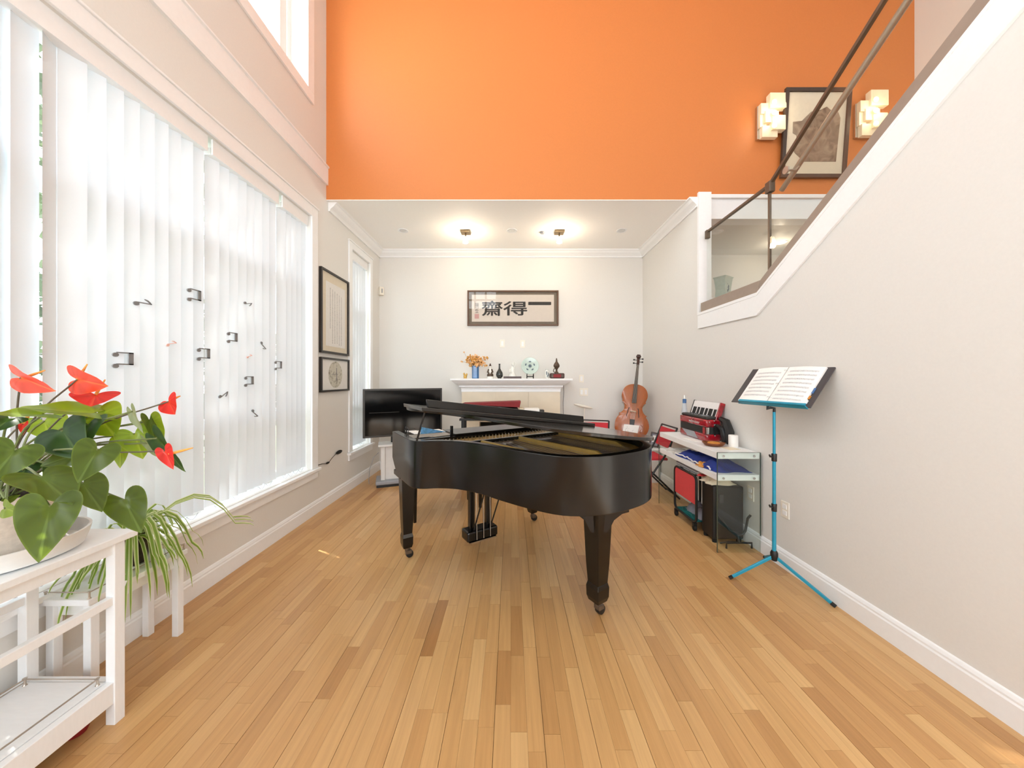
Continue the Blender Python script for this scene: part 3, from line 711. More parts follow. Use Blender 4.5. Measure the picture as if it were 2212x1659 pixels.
MB().add([uvw(-.53, .16, .946), uvw(-.33, .16, .946), uvw(-.53, .185, 1.0), uvw(-.53, .164, .946), uvw(-.33, .164, .946), uvw(-.53, .189, 1.0)], [(0, 1, 2), (5, 4, 3), (0, 2, 5, 3), (1, 4, 5, 2), (0, 3, 4, 1)]).build('cover', 'lightblue', lfl)

# ---------------------------------------------------------------- television on its stand
p0 = Vector((-1.786, 4.1, 0)); p1 = Vector((-.925, 4.55, 0)); d = (p1-p0).normalized(); nrm = Vector((d.y, -d.x, 0))  # toward the camera
ctr = (p0+p1)/2; W_ = (p1-p0).length/2
tv = thing('television', 'black flat-screen television turned toward the piano', 'television', (ctr.x, ctr.y, .65), math.atan2(d.y, d.x))
MB().box(-W_, W_, 0, .035, -.02, .575).build('bezel', 'bezel', tv, world=False, bevel=.005)
MB().box(-W_+.022, W_-.022, -.003, .0, .005, .553).build('screen', 'screen', tv, world=False)
MB().box(-.3, .3, .035, .075, .08, .42).build('back_cover', 'blackm', tv, world=False, bevel=.01)
MB().box(-.06, .06, .03, .06, -.12, .1).build('bracket', 'blackm', tv, world=False)
for zz in (.28,): MB().box(-W_+.07, -W_+.42, -.0045, -.003, zz, zz+.005).build('screen_line', 'bezel', tv, world=False)
ts = thing('tv_stand', 'white pedestal stand on a grey wheeled base under the television', 'stand', (-1.52, 4.42, 0), .35)
MB().box(-.22, .22, -.16, .16, .03, .075).build('base', 'greyplinth', ts, world=False, bevel=.012)
MB().box(-.21, .21, -.15, .15, .0, .03).build('base_foot', 'blackm', ts, world=False)
MB().box(-.16, -.11, -.10, .10, .075, .50).box(-.11, .14, -.075, .10, .075, .50).build('column', 'tvwhite', ts, world=False, bevel=.004)
MB().box(-.19, .19, -.14, .13, .50, .525).build('shelf', 'tvwhite', ts, world=False, bevel=.004)
MB().box(-.04, .04, .02, .08, .52, .60).build('post', 'blackm', ts, world=False)
gd = thing('cable_bundle', 'black cables and a pale yellow tag hanging off the television stand', 'cable', (-1.30, 4.30, .52))
MB().tube([(-1.33, 4.28, .535), (-1.30, 4.22, .53), (-1.295, 4.2, .46), (-1.31, 4.205, .40), (-1.29, 4.2, .34)], .008, 6).tube([(-1.31, 4.28, .535), (-1.275, 4.215, .53), (-1.272, 4.2, .45), (-1.285, 4.2, .37)], .006, 6).build('cord', 'rubber', gd)
MB().obox((-1.285, 4.245, .57), (.022, .004, 0), (0, .008, 0), (0, 0, .035)).build('tag', 'yellow', gd)
cb = MB().tube([(-1.80, 4.62, .35), (-1.84, 4.56, .30), (-1.85, 4.46, .18), (-1.84, 4.40, .05), (-1.82, 4.36, .004)], .004, 6)
tag(cb.build('power_cord', 'greyplinth'), 'thin grey power cord looping beside the television stand', 'cord')
co = thing('lamp_switch', 'black inline cord switch on the wall below the framed pictures', 'switch', (XL+.004, 3.55, .50))
MB().tube([(XL+.006, 3.45, .475), (XL+.012, 3.53, .47), (XL+.012, 3.60, .452)], .003, 6).tube([(XL+.012, 3.66, .46), (XL+.014, 3.72, .49), (XL+.014, 3.80, .515)], .003, 6).build('cord', 'rubber', co)
MB().ball((XL+.012, 3.63, .455), (.011, .035, .011)).build('switch_body', 'blackm', co, smooth=True)
MB().ball((XL+.016, 3.86, .52), (.014, .07, .022)).build('plug', 'blackm', co, smooth=True)

# ---------------------------------------------------------------- fireplace and mantel
fp = thing('fireplace', 'white mantel fireplace with beige marble surround on the back wall', 'fireplace', (0, 4.9, 0))
MB().box(-.84, .835, 4.66, YB, 1.325, 1.352).build('mantel_shelf', 'trim', fp, bevel=.003)
pr = [(4.675, 1.325), (4.69, 1.305), (4.71, 1.285), (4.745, 1.262), (4.765, 1.255), (4.765, 1.235), (4.785, 1.225), (4.795, 1.20), (4.795, 1.165)]
mb = MB()
ring = []
for y, z in pr:
    e = 4.80-y; ring.append([(-.70-e, YB, z), (-.70-e, y, z), (.685+e, y, z), (.685+e, YB, z)])
for r_ in ring: mb.v += [Vector(p) for p in r_]
for i in range(len(ring)-1):
    for k in range(3): mb.f.append([4*i+k, 4*i+k+1, 4*i+5+k, 4*i+4+k])
mb.build('mantel_moulding', 'trim', fp)
MB().box(-.70, .685, 4.80, YB, 1.165, 1.30).build('frieze', 'trim', fp)
for a, b_ in ((-.70, -.22), (-.215, .235), (.24, .685)): MB().box(a, b_-.002, 4.80, YB, .75, 1.165).build('stone_slab', 'stone', fp, bevel=.001)
MB().box(-.70, -.45, 4.80, YB, 0, .748).build('stone_slab', 'stone', fp); MB().box(.435, .685, 4.80, YB, 0, .748).build('stone_slab', 'stone', fp)
MB().box(-.695, .68, 4.806, YB, .74, 1.17).build('surround_core', 'stone', fp)
MB().box(-.45, .435, 4.98, YB, 0, .75).build('firebox', 'firedark', fp)
ZM = 1.352
def onm(px): return (px-1105)*4.8/F
def fig(name, label, cat, px, y=4.8): return thing(name, label, cat, (onm(px), y, ZM))
def L(mb, name, mat, t_, sm=True): return mb.build(name, mat, t_, smooth=sm, world=False)
g = fig('gold_figurine', 'tiny golden animal figurine at the left end of the mantel', 'figurine', 1005)
L(MB().ball((0, 0, .03), (.026, .02, .03)).ball((-.016, 0, .066), (.014, .012, .016)).ball((.02, 0, .055), (.012, .01, .02)), 'body', 'gold', g)
L(MB().box(-.025, .025, -.015, .015, 0, .008), 'base', 'gold', g, False)
v = fig('hexagonal_vase', 'blue hexagonal vase on the mantel holding dried flowers', 'vase', 1027)
L(MB().lathe([(.047, 0), (.049, .01), (.049, .165), (.046, .178), (.036, .178), (.036, .02)], seg=6), 'body', 'bluevase', v, False)
df_ = fig('dried_flowers', 'bunch of dried orange flowers in the blue vase', 'dried flowers', 1027)
tw = MB(); pe = MB(); pe2 = MB(); rf = random.Random(11)
for k in range(60):
    a = rf.uniform(0, 2*math.pi); sp = rf.uniform(.02, .15); zt = .19+rf.uniform(.01, .15)-sp*.25
    e = Vector((sp*math.cos(a)+.015, sp*.55*math.sin(a), zt)); tw.tube([(0, 0, .10), Vector((e.x*.35, e.y*.35, .2)), e], .0018, 4)
    for q in range(6): (pe if rf.random() < .7 else pe2).ball(e+Vector((rf.gauss(0, .012), rf.gauss(0, .01), rf.gauss(0, .01))), rf.uniform(.007, .014), 6, 4)
for (x, z) in ((-.20, .24), (-.185, .235), (-.16, .37)):
    tw.tube([(0, 0, .1), (x*.5, 0, .22), (x, 0, z)], .0015, 4); pe.ball((x, 0, z), .012, 6, 4)
L(tw, 'twigs', 'twig', df_); stuff(L(pe, 'petals', 'petal', df_)); stuff(L(pe2, 'gold_petals', 'petal2', df_))
f1 = fig('robed_figurine', 'painted robed figurine right of the blue vase', 'figurine', 1059)
L(MB().lathe([(.046, 0), (.044, .03), (.03, .09), (.022, .13), (.018, .15)], seg=14), 'robe', 'porcelain', f1)
L(MB().ball((0, 0, .165), (.016, .016, .02)), 'head', 'porcelain', f1); L(MB().ball((0, 0, .183), (.017, .017, .012)).ball((0, .0, .20), (.009, .009, .012)), 'hair', 'dkwood', f1)
for sx in (-1, 1): L(MB().tube([(sx*.02, -.01, .13), (sx*.034, -.02, .09), (sx*.012, -.034, .075)], [.012, .014, .01], 6), 'sleeve', 'bronzefig', f1)
L(MB().lathe([(.045, .03), (.046, .05), (.038, .07), (.0375, .03)], seg=14), 'sash', 'bronzefig', f1)
b1 = fig('bottle_vase', 'small black long-necked bottle vase on the mantel', 'vase', 1079)
L(MB().lathe([(.026, 0), (.028, .008), (.045, .03), (.05, .055), (.044, .085), (.026, .115), (.013, .14), (.011, .19), (.014, .207), (.010, .207)], seg=20), 'body', 'dkvase', b1)
f2 = fig('white_figurine', 'white porcelain figurine seated on a long dark wooden base', 'figurine', 1107)
L(MB().box(-.125, .125, -.045, .045, 0, .03), 'base', 'dkwood', f2, False)
L(MB().lathe([(.055, .03), (.05, .05), (.03, .09), (.035, .12), (.026, .15), (.012, .17)], seg=14, sy=.7), 'robe', 'porcelain', f2)
L(MB().ball((.008, -.005, .195), (.019, .018, .024)).ball((.012, 0, .222), (.012, .012, .012)), 'head', 'porcelain', f2)
L(MB().tube([(.03, -.01, .14), (.045, -.02, .19), (.03, -.015, .235)], [.01, .008, .006], 6).tube([(-.03, -.01, .13), (-.035, -.03, .09), (-.005, -.04, .085)], [.012, .01, .008], 6), 'arms', 'porcelain', f2)
pl_ = fig('celadon_plate', 'round pale green plate with grey motifs on the mantel', 'plate', 1145, 4.83)
o_ = MB().lathe([(.02, 0), (.07, .004), (.085, .010), (.122, .018), (.124, .022), (.12, .024), (.082, .014), (.03, .009)], (0, 0, 0), 32, axis='y')
for p in o_.v: p.y = -p.y; 
for i, p in enumerate(o_.v): o_.v[i] = Matrix.Rotation(R(-12), 3, 'X') @ p + Vector((0, 0, .175))
L(o_, 'dish', 'celadon', pl_)
mo = MB()
def disc(mb_, cx, cz, r_, sq=1.0, rot=0):
    o2 = len(mb_.v); pts = []
    for k in range(10):
        a = 2*math.pi*k/10; x, z = r_*math.cos(a), r_*sq*math.sin(a); x, z = x*math.cos(rot)-z*math.sin(rot), x*math.sin(rot)+z*math.cos(rot)
        pts.append(Matrix.Rotation(R(-12), 3, 'X') @ Vector((cx+x, -.0158, cz+z)) + Vector((0, 0, .175)))
    mb_.v += pts; mb_.f.append([o2+k for k in range(10)])
disc(mo, 0, 0, .024)
for k in range(5):
    a = 2*math.pi*k/5+.3; disc(mo, .062*math.cos(a), .062*math.sin(a), .018, .55, a+1.57)
L(mo, 'motifs', 'bluepaint', pl_, False)
ps = fig('plate_stand', 'small black wooden stand under the pale green plate', 'stand', 1145, 4.80)
L(MB().box(-.05, -.04, -.05, .03, 0, .055).box(.04, .05, -.05, .03, 0, .055).box(-.05, .05, -.02, -.01, .02, .035).box(-.05, -.04, -.05, -.042, 0, .07).box(.04, .05, -.05, -.042, 0, .07), 'frame', 'blackm', ps, False)
f3 = fig('grey_vase', 'small white vase with grey painted leaves right of the plate', 'vase', 1182)
L(MB().lathe([(.02, 0), (.03, .02), (.034, .06), (.028, .1), (.02, .12), (.026, .132), (.02, .132)], seg=14), 'body', 'porcelain', f3)
L(MB().ball((-.01, -.03, .075), (.008, .006, .03)).ball((.012, -.03, .06), (.007, .006, .028)).ball((.0, -.03, .035), (.006, .006, .02)), 'painted_leaves', 'bluepaint', f3)
bx = thing('red_casket', 'dark red lacquered casket at the right end of the mantel', 'box', (onm(1203), 4.79, ZM))
L(MB().box(-.10, .10, -.05, .05, 0, .075), 'body', 'dkwood', bx, False); bx.children[0].modifiers.new('bevel', 'BEVEL').width = .012
L(MB().box(-.055, .05, -.0535, -.05, .015, .06), 'front_panel', 'darkred', bx, False)
L(MB().box(-.085, -.06, -.053, -.05, .02, .055), 'corner_panel', 'bronzefig', bx, False); L(MB().box(.058, .083, -.053, -.05, .02, .055), 'corner_panel', 'bronzefig', bx, False)
gz = thing('gourd_figurine', 'brown bronze gourd-shaped figurine standing on the red casket', 'figurine', (onm(1202), 4.79, ZM+.0755))
L(MB().lathe([(.03, 0), (.028, .012), (.012, .03), (.014, .05), (.02, .062), (.042, .09), (.044, .11), (.03, .14), (.014, .16), (.01, .19), (.006, .21)], seg=14), 'body', 'bronzefig', gz)
L(MB().tube([(-.03, 0, .01), (-.045, 0, .03), (-.035, 0, .06), (-.02, 0, .065)], .007, 6), 'scroll', 'bronzefig', gz)
tag(MB().tube([(.765, 4.98, 1.32), (.77, YB-.004, 1.28), (.778, YB-.004, 1.15), (.765, YB-.004, 1.0), (.77, YB-.004, .7)], .0035, 6).build('cord', 'greyink'), 'thin dark cord hanging from the right end of the mantel', 'cord')

# framed calligraphy above the mantel
def picture_back(x0, x1, z0, z1, name, label, fm, fw, y=YB): pass
cx = (1108-1105)*5.05/F
fr_ = thing('framed_calligraphy', 'brown framed Chinese calligraphy with three large characters above the mantel', 'picture', (cx, YB-.001, 2.395))
hw, hh = .675, .262
MB().box(-hw, hw, -.03, 0, hh-.022, hh).box(-hw, hw, -.03, 0, -hh, -hh+.022).box(-hw, -hw+.022, -.03, 0, -hh+.022, hh-.022).box(hw-.022, hw, -.03, 0, -hh+.022, hh-.022).build('frame', 'wframe', fr_, world=False, bevel=.003)
MB().box(-hw+.02, hw-.02, -.012, -.002, -hh+.02, hh-.02).build('mat', 'mat', fr_, world=False)
MB().box(-hw+.066, hw-.066, -.014, -.012, -hh+.062, hh-.062).build('paper', 'xuan', fr_, world=False)
MB().box(-hw+.022, hw-.022, -.021, -.019, -hh+.022, hh-.022).build('glass', 'frameglass', fr_, world=False)
for ch, x, z, cw_, chh in (('一', .397, .070, .33, .040), ('得', .034, -.003, .345, .205), ('齋', -.307, -.003, .306, .218)):
    vs_, fs = text_mesh(ch, .3)
    xs = [v_.x for v_ in vs_]; zs = [v_.y for v_ in vs_]; mx_, mz_ = (min(xs)+max(xs))/2, (min(zs)+max(zs))/2
    kx, kz = cw_/(max(xs)-min(xs)), chh/(max(zs)-min(zs))
    mb = MB()
    for q_, (dx, dz) in enumerate(((0, 0), (.005, 0), (-.005, 0), (0, .004), (0, -.004), (.004, .003), (-.004, -.003))):
        mb.add([(x+(v_.x-mx_)*kx+dx, -.0148-.00005*q_, z+(v_.y-mz_)*kz+dz) for v_ in vs_], fs)
    mb.build('character', 'ink', fr_, world=False)
for ch, z in (('陽', .045), ('少', -.005), ('立', -.05)):
    vs_, fs = text_mesh(ch, .062); MB().add([(-.535+v_.x, -.0148, z+v_.y) for v_ in vs_], fs).build('signature', 'ink', fr_, world=False)
MB().box(-.568, -.503, -.0148, -.0142, -.155, -.085).build('seal', 'seal', fr_, world=False)

# pictures on the left wall
def side_picture(name, label, y0, y1, z0, z1, fw, mats):
    t_ = thing(name, label, 'picture', (XL, (y0+y1)/2, z0))
    x1 = XL+.03
    MB().box(XL, x1, y0, y1, z1-fw, z1).box(XL, x1, y0, y1, z0, z0+fw).box(XL, x1, y0, y0+fw, z0+fw, z1-fw).box(XL, x1, y1-fw, y1, z0+fw, z1-fw).build('frame', 'bframe', t_, bevel=.002)
    MB().box(XL+.002, XL+.012, y0+fw, y1-fw, z0+fw, z1-fw).build('mat', mats, t_)
    MB().box(XL+.020, XL+.022, y0+fw, y1-fw, z0+fw, z1-fw).build('glass', 'frameglass', t_)
    return t_
Y0, Y1 = 3.482, 4.075
tp = side_picture('framed_manuscript', 'tall dark-framed sheet of columned writing between the two windows', Y0, Y1, 1.62, 2.50, .022, 'cream')
MB().box(XL+.012, XL+.014, Y0+.11, Y1-.075, 1.70, 2.385).build('paper', 'paper', tp)
wr = MB(); rq = random.Random(2)
for c in range(6):
    y = Y0+.19+c*.048; z = 2.33-.01*c
    while z > (1.74 if c else 1.9):
        hgt = rq.uniform(.008, .014); wdt = rq.uniform(.008, .015); wr.box(XL+.0142, XL+.0147, y, y+wdt*.35, z-hgt, z); wr.box(XL+.0142, XL+.0147, y-.004, y+wdt, z-hgt*.6, z-hgt*.45); z -= hgt+rq.uniform(.003, .007)
wr.build('writing', 'greyink', tp)
fpn = side_picture('framed_fan_painting', 'small dark-framed round fan painting under the framed writing', Y0, Y1+.01, 1.21, 1.575, .02, 'paper')
MB().lathe([(.0, .012), (.145, .012), (.145, .0145), (.0, .0145)], (XL, (Y0+Y1)/2+.01, 1.395), 40, axis='x').build('fan', 'fan', fpn)
MB().box(XL+.0146, XL+.015, 3.80, 3.815, 1.33, 1.47).box(XL+.0146, XL+.015, 3.70, 3.84, 1.395, 1.40).build('brushwork', 'greyink', fpn)

# small fittings on walls and ceiling
def plate(label, px, py, w, h, sub=1, cat='wall plate'):
    x, z = (px-1105)*5.07/F, 1.35-(py-818)*5.07/F
    t_ = thing('wall_plate', label, cat, (x, YB, z-h/2))
    MB().box(-w/2, w/2, -.006, 0, 0, h).build('cover', 'plate', t_, world=False, bevel=.002)
    for k in range(sub):
        xx = (k-(sub-1)/2)*w/sub; MB().box(xx-.016, xx+.016, -.010, -.006, h/2-.034, h/2+.034).build('switch', 'trim', t_, world=False)
plate('left blank white wall plate below the framed calligraphy', 1085, 742, .072, .115, 1)
plate('right blank white wall plate below the framed calligraphy', 1129, 743, .072, .115, 1)
plate('single white light switch right of the mantel', 1256, 818, .07, .115, 1, 'light switch')
plate('double white light switch below the single switch', 1261, 847, .125, .115, 2, 'light switch')
fx_ = thing('spindle_fixture', 'slim white spindle-shaped fixture on a thin post by the fireplace', 'fixture', (1.06, YB-.1, 0))
MB().ball((1.045, YB-.1, .945), (.14, .03, .022), 16, 8).build('head', 'plate', fx_, smooth=True)
for p_ in fx_.children[0].data.vertices: p_.co.z += -.25*p_.co.x*.9
MB().tube([(1.06, YB-.1, .01), (1.06, YB-.1, .93)], .007, 8).build('post', 'plate', fx_, smooth=True)
MB().lathe([(.09, 0), (.09, .012), (.02, .02)], (1.06, YB-.1, 0), 20).build('base', 'plate', fx_, smooth=True)
dt = thing('motion_sensor', 'small white motion sensor in the far left corner', 'sensor', (XL+.035, YB-.035, 2.58))
MB().obox((0, 0, .06), (.028, -.028, 0), (.022, .022, 0), (0, 0, .06)).build('housing', 'plate', dt, world=False, bevel=.008)
MB().obox((.024, -.024, .06), (.014, -.014, 0), (.004, .004, 0), (0, 0, .03)).build('lens', 'greyplinth', dt, world=False)
o2 = thing('wall_outlet', 'white power outlet on the right wall under the desk', 'outlet', (XR, 2.78, .36))
MB().box(-.006, 0, -.036, .036, 0, .115).build('cover', 'plate', o2, world=False, bevel=.002)
MB().box(-.009, -.006, -.018, .018, .02, .05).box(-.009, -.006, -.018, .018, .065, .095).build('socket', 'trim', o2, world=False)
o3 = thing('wall_outlet', 'white power outlet on the right wall behind the blue music stand', 'outlet', (XR, 2.43, .36))
MB().box(-.006, 0, -.036, .036, 0, .115).build('cover', 'plate', o3, world=False, bevel=.002)
MB().box(-.009, -.006, -.018, .018, .02, .05).box(-.009, -.006, -.018, .018, .065, .095).build('socket', 'trim', o3, world=False)
# ceiling fittings of the alcove
def lampobj(name, loc, power, col, r_=.03, parent=None):
    d_ = bpy.data.lights.new(name, 'POINT'); d_.energy = power; d_.color = col; d_.shadow_soft_size = r_
    o = bpy.data.objects.new(name, d_); C.objects.link(o); o.location = loc; return o
for x, lab in ((-.592, 'left brushed-metal ceiling spotlight with a glowing bulb in the alcove'), (.615, 'right brushed-metal ceiling spotlight with a glowing bulb in the alcove')):
    t_ = thing('ceiling_spotlight', lab, 'ceiling light', (x, 4.4, ZA))
    MB().box(-.06, .06, -.06, .06, -.022, 0).build('canopy', 'nickel', t_, world=False, bevel=.004)
    MB().tube([(0, 0, -.02), (0, -.005, -.075)], .009, 8).build('stem', 'nickel', t_, world=False)
    MB().lathe([(.012, -.07), (.02, -.085), (.028, -.11), (.036, -.145), (.03, -.15)], (0, -.006, 0), 16).build('bulb', 'bulb', t_, world=False, smooth=True)
    lampobj('spot_glow', (x, 4.39, ZA-.19), 5, (1, .85, .65))
for x, lab in ((-1.39, 'recessed white ceiling downlight nearest the window side'), (.005, 'recessed white ceiling downlight at the middle of the alcove'), (1.41, 'recessed white ceiling downlight nearest the cello side')):
    t_ = thing('recessed_downlight', lab, 'ceiling light', (x, 4.37, ZA))
    MB().lathe([(.05, -.002), (.065, -.006), (.068, 0)], seg=24).build('ring', 'trim', t_, world=False, smooth=True)
    MB().lathe([(.0, -.003), (.045, -.0035), (.045, -.001)], seg=20).build('lens', 'chrome', t_, world=False, smooth=True)
sd = thing('smoke_detector', 'tiny round detector on the alcove ceiling between the spotlights', 'detector', (.40, 4.42, ZA))
MB().lathe([(.0, -.022), (.022, -.02), (.034, -.006), (.034, 0)], seg=18).build('housing', 'greyplinth', sd, world=False, smooth=True)
for x, y, lab in ((2.36, 3.92, 'unlit recessed downlight in the landing ceiling behind the glass'), (3.33, 4.22, 'lit recessed downlight in the landing ceiling behind the glass')):
    t_ = thing('recessed_downlight', lab, 'ceiling light', (x, y, 3.036))
    MB().lathe([(.05, -.002), (.065, -.006), (.068, 0)], seg=24).build('ring', 'trim', t_, world=False, smooth=True)
    MB().lathe([(.0, -.012), (.045, -.008), (.05, -.001)], seg=20).build('lens', 'bulb' if x > 3 else 'trim', t_, world=False, smooth=True)
lampobj('landing_glow', (3.3, 4.2, 2.9), 1.5, (1, .84, .64))

# wall sconces and framed ink painting on the orange wall
def sconce(label, x0, x1, z0, z1):
    w_, h_ = x1-x0, z1-z0; YW = 3.622
    t_ = thing('wall_sconce', label, 'wall lamp', (x0+w_/2, YW, z0))
    def B(a0, a1, c0, c1, d0, d1): return MB().box(x0+a0*w_, x0+a1*w_, YW-d1, YW-d0, z0+c0*h_, z0+c1*h_)
    B(.0, .72, .02, .80, .0, .03).build('back_plate', 'chrome', t_, bevel=.002)
    for a in ((.03, .60, .55, .80, .03, .075), (.33, .98, .65, 1.0, .04, .10), (.18, .72, .33, .60, .03, .085), (.42, .95, .14, .48, .04, .10), (.08, .70, .0, .27, .03, .075), (.03, .30, .25, .55, .03, .06)):
        B(*a).build('glass_block', 'frost', t_, bevel=.004)
    for zz in (.2, .5, .75):
        MB().ball((x0+.45*w_, YW-.115, z0+zz*h_), (.028, .014, .028)).build('bulb', 'litglass', t_, smooth=True)
    lampobj('sconce_glow', (x0+.45*w_, YW-.18, z0+.5*h_), 2.2, (1, .82, .55), .08)
sconce('glass-block wall lamp left of the ink painting on the orange wall', 2.585, 2.845, 3.862, 4.305)
sconce('glass-block wall lamp right of the ink painting on the orange wall', 3.62, 3.90, 3.88, 4.335)
ip = thing('framed_ink_painting', 'dark-framed brown ink painting on the orange wall between two lamps', 'picture', (3.17, 3.61, 3.465), rot=(R(4.5), 0, 0))
hw = .342; H_ = .89
MB().box(-hw, hw, -.03, 0, 0, .038).box(-hw, hw, -.03, 0, H_-.038, H_).box(-hw, -hw+.038, -.03, 0, .038, H_-.038).box(hw-.038, hw, -.03, 0, .038, H_-.038).build('frame', 'dframe', ip, world=False, bevel=.003)
MB().box(-hw+.038, hw-.038, -.012, -.002, .038, H_-.038).build('mount', 'cream', ip, world=False)
ps_ = [(-.235, .30), (-.20, .25), (-.1, .165), (.235, .165), (.25, .60), (.22, .66), (.14, .68), (.10, .71), (.04, .68), (-.06, .66), (-.15, .57), (-.24, .56), (-.235, .45), (-.20, .43), (-.17, .34)]
MB().prism(ps_, lambda p, q, h: (p, h, q), -.0145, -.012).build('painting', 'inkwash', ip, world=False)
MB().box(-hw+.038, hw-.038, -.021, -.019, .038, H_-.038).build('glass', 'frameglass', ip, world=False)
# vase on the landing ledge
vz = thing('landing_vase', 'pale blue painted square vase on the landing behind the glass railing', 'vase', (2.53, 4.08, 2.30))
mb = MB(); rs = [(.062, 0), (.066, .04), (.062, .10), (.07, .17), (.076, .215), (.086, .235), (.078, .235), (.06, .2)]
for r_, z in rs: mb.v += [Vector((sx*r_*1.1, sy*r_*.88, z*1.1)) for sx, sy in ((-1, -1), (1, -1), (1, 1), (-1, 1))]
for i in range(len(rs)-1):
    for k in range(4): mb.f.append([4*i+k, 4*i+(k+1) % 4, 4*i+4+(k+1) % 4, 4*i+4+k])
mb.f += [[3, 2, 1, 0], [4*len(rs)-4+k for k in range(4)]]
mb.v = [Matrix.Rotation(R(32), 3, 'Z') @ p for p in mb.v]; mb.build('body', 'celadon', vz, world=False, bevel=.004)
mb = MB()
for (a, b_, r_) in ((-.01, .09, .012), (.0, .14, .016), (-.015, .17, .01), (.01, .11, .01), (-.02, .05, .01)):
    p = Matrix.Rotation(R(32), 3, 'Z') @ Vector((a-.005, -.0555, b_)); mb.ball(p, (r_, .004, r_*1.4), 8, 5)
mb.build('painted_motif', 'bluepaint', vz, world=False)
# ---------------------------------------------------------------- right wall: glass-sided desk and what is on it
DX0, DX1 = 1.598, 1.93
dk = thing('glass_desk', 'white two-tier console desk with clear glass ends along the right wall', 'desk', (1.76, 3.17, 0))
MB().box(DX0+.006, DX1, 2.657, 3.692, .725, .774).build('desktop', 'white', dk, bevel=.002)
MB().box(DX0+.006, DX1, 2.657, 3.692, .555, .600).build('shelf', 'white', dk, bevel=.002)
for ya, yb in ((2.645, 2.656), (3.693, 3.704)):
    g_ = MB().box(DX0, DX1+.002, ya, yb, 0, .776).build('glass_end', 'glass', dk)
    ed = MB().box(DX0-.0015, DX0, ya, yb, 0, .776).box(DX0, DX1, ya, yb, .776, .7775).box(DX1+.002, DX1+.0035, ya, yb, .13, .776); ed.build('glass_edge', 'glassedge', g_)
    for x in (DX0+.045, DX1-.05):
        for z in (.75, .578): MB().lathe([(.008, -.004), (.009, 0), (.009, .002)], (x, ya-.002, z), 12, axis='y').build('bolt', 'chrome', g_)
ZD = .7745
# accordion lying on its bass side
ac = thing('accordion', 'red pearl piano accordion standing on the white desk', 'accordion', (1.83, 3.34, ZD))
X0, X1, Ya, Yb = 1.765, 1.905, 3.10, 3.585
def rb(x0, x1, y0, y1, z0, z1): return MB().box(x0, x1, y0, y1, z0, z1)
rb(X0, X1, Ya, Yb, ZD, .845).build('bass_case', 'pearl', ac, bevel=.016, smooth=True)
bl = MB()
for k in range(5):
    z = .843+.013*k; bl.box(X0+.006, X1-.004, Ya+.006, Yb-.006, z, z+.010); bl.box(X0+.012, X1-.01, Ya+.012, Yb-.012, z+.009, z+.014)
bl.build('bellows', 'bellows', ac)
tcase = rb(X0, X1, Ya, Yb, .905, .975).build('treble_case', 'pearl', ac, bevel=.014, smooth=True)
rb(X0+.012, X1-.01, Ya+.012, Yb-.012, .972, 1.0).build('grille', 'bellows', ac, bevel=.012, smooth=True)
mb = MB(); rz = random.Random(4)
for k in range(26):
    x = rz.uniform(X0+.03, X1-.03); y = rz.uniform(Ya+.05, Yb-.05); mb.tube([(x, y, 1.001), (x+rz.uniform(-.02, .02), y+rz.uniform(-.04, .04), 1.003)], .0025, 4)
mb.build('grille_ornament', 'greyplinth', ac)
rb(X0-.002, X0+.004, Ya+.01, Ya+.05, .845, .905).box(X0+.002, X0+.03, Ya-.002, Ya+.004, .845, .905).build('bellows_corner', 'chrome', ac)
MB().box(X0+.07, X0+.088, Ya-.007, Ya-.002, .835, .925).build('bellows_strap', 'blackm', ac)
MB().box(X0+.068, X0+.09, Ya-.008, Ya, .915, .94).ball((X0+.079, Ya-.006, .832), .007).ball((X0+.03, Ya-.003, .955), .006).ball((X0+.075, Ya-.003, .965), .006).build('strap_stud', 'chrome', ac)
MB().add([(X0-.002, Yb-.05, .842), (X0-.002, Ya+.20, .842), (X0-.002, Ya+.13, .785), (X0-.002, Yb-.17, .785), (X0+.002, Yb-.05, .842), (X0+.002, Ya+.20, .842), (X0+.002, Ya+.13, .785), (X0+.002, Yb-.17, .785)], [(0, 1, 2, 3), (7, 6, 5, 4), (0, 4, 5, 1), (1, 5, 6, 2), (2, 6, 7, 3), (3, 7, 4, 0)]).build('bass_grille', 'greyplinth', ac)
vs_, fs = text_mesh('weltmeister', .040)
MB().add([(X0-.0015, Ya+.20-v_.x, .938+v_.y) for v_ in vs_], fs).build('lettering', 'ivory', ac)
# keyboard wing rising along the wall, leaning back
a0 = Vector((1.865, 0, .955)); up = Vector((.060, 0, .182)); upn = up.normalized(); ny = Vector((-upn.z, 0, upn.x))
def kq(y, s, h): return a0+upn*s+ny*h+Vector((0, y, 0))
def kbox(y0, y1, s0, s1, h0, h1): return [kq(y0, s0, h0), kq(y1, s0, h0), kq(y1, s1, h0), kq(y0, s1, h0), kq(y0, s0, h1), kq(y1, s0, h1), kq(y1, s1, h1), kq(y0, s1, h1)]
BF = [(0, 3, 2, 1), (4, 5, 6, 7), (0, 1, 5, 4), (1, 2, 6, 5), (2, 3, 7, 6), (3, 0, 4, 7)]
kb = MB().add(kbox(Ya+.01, Yb-.01, -.01, .178, -.022, 0), BF).build('keyboard', 'pearl', ac, bevel=.003)
MB().add(kbox(Ya+.008, Ya+.03, -.02, .182, -.03, .012), BF).build('keyboard_end', 'pearl', ac, bevel=.004)
MB().add(kbox(Yb-.012, Yb-.006, -.01, .182, -.024, .008), BF).build('keyboard_edge', 'bellows', ac)
nk = 22; kw = (Yb-Ya-.05)/nk
for k in range(nk):
    y = Ya+.033+k*kw; MB().add(kbox(y+.0006, y+kw-.0006, .0, .176, .0, .006), BF).build('white_key', 'ivory', kb)
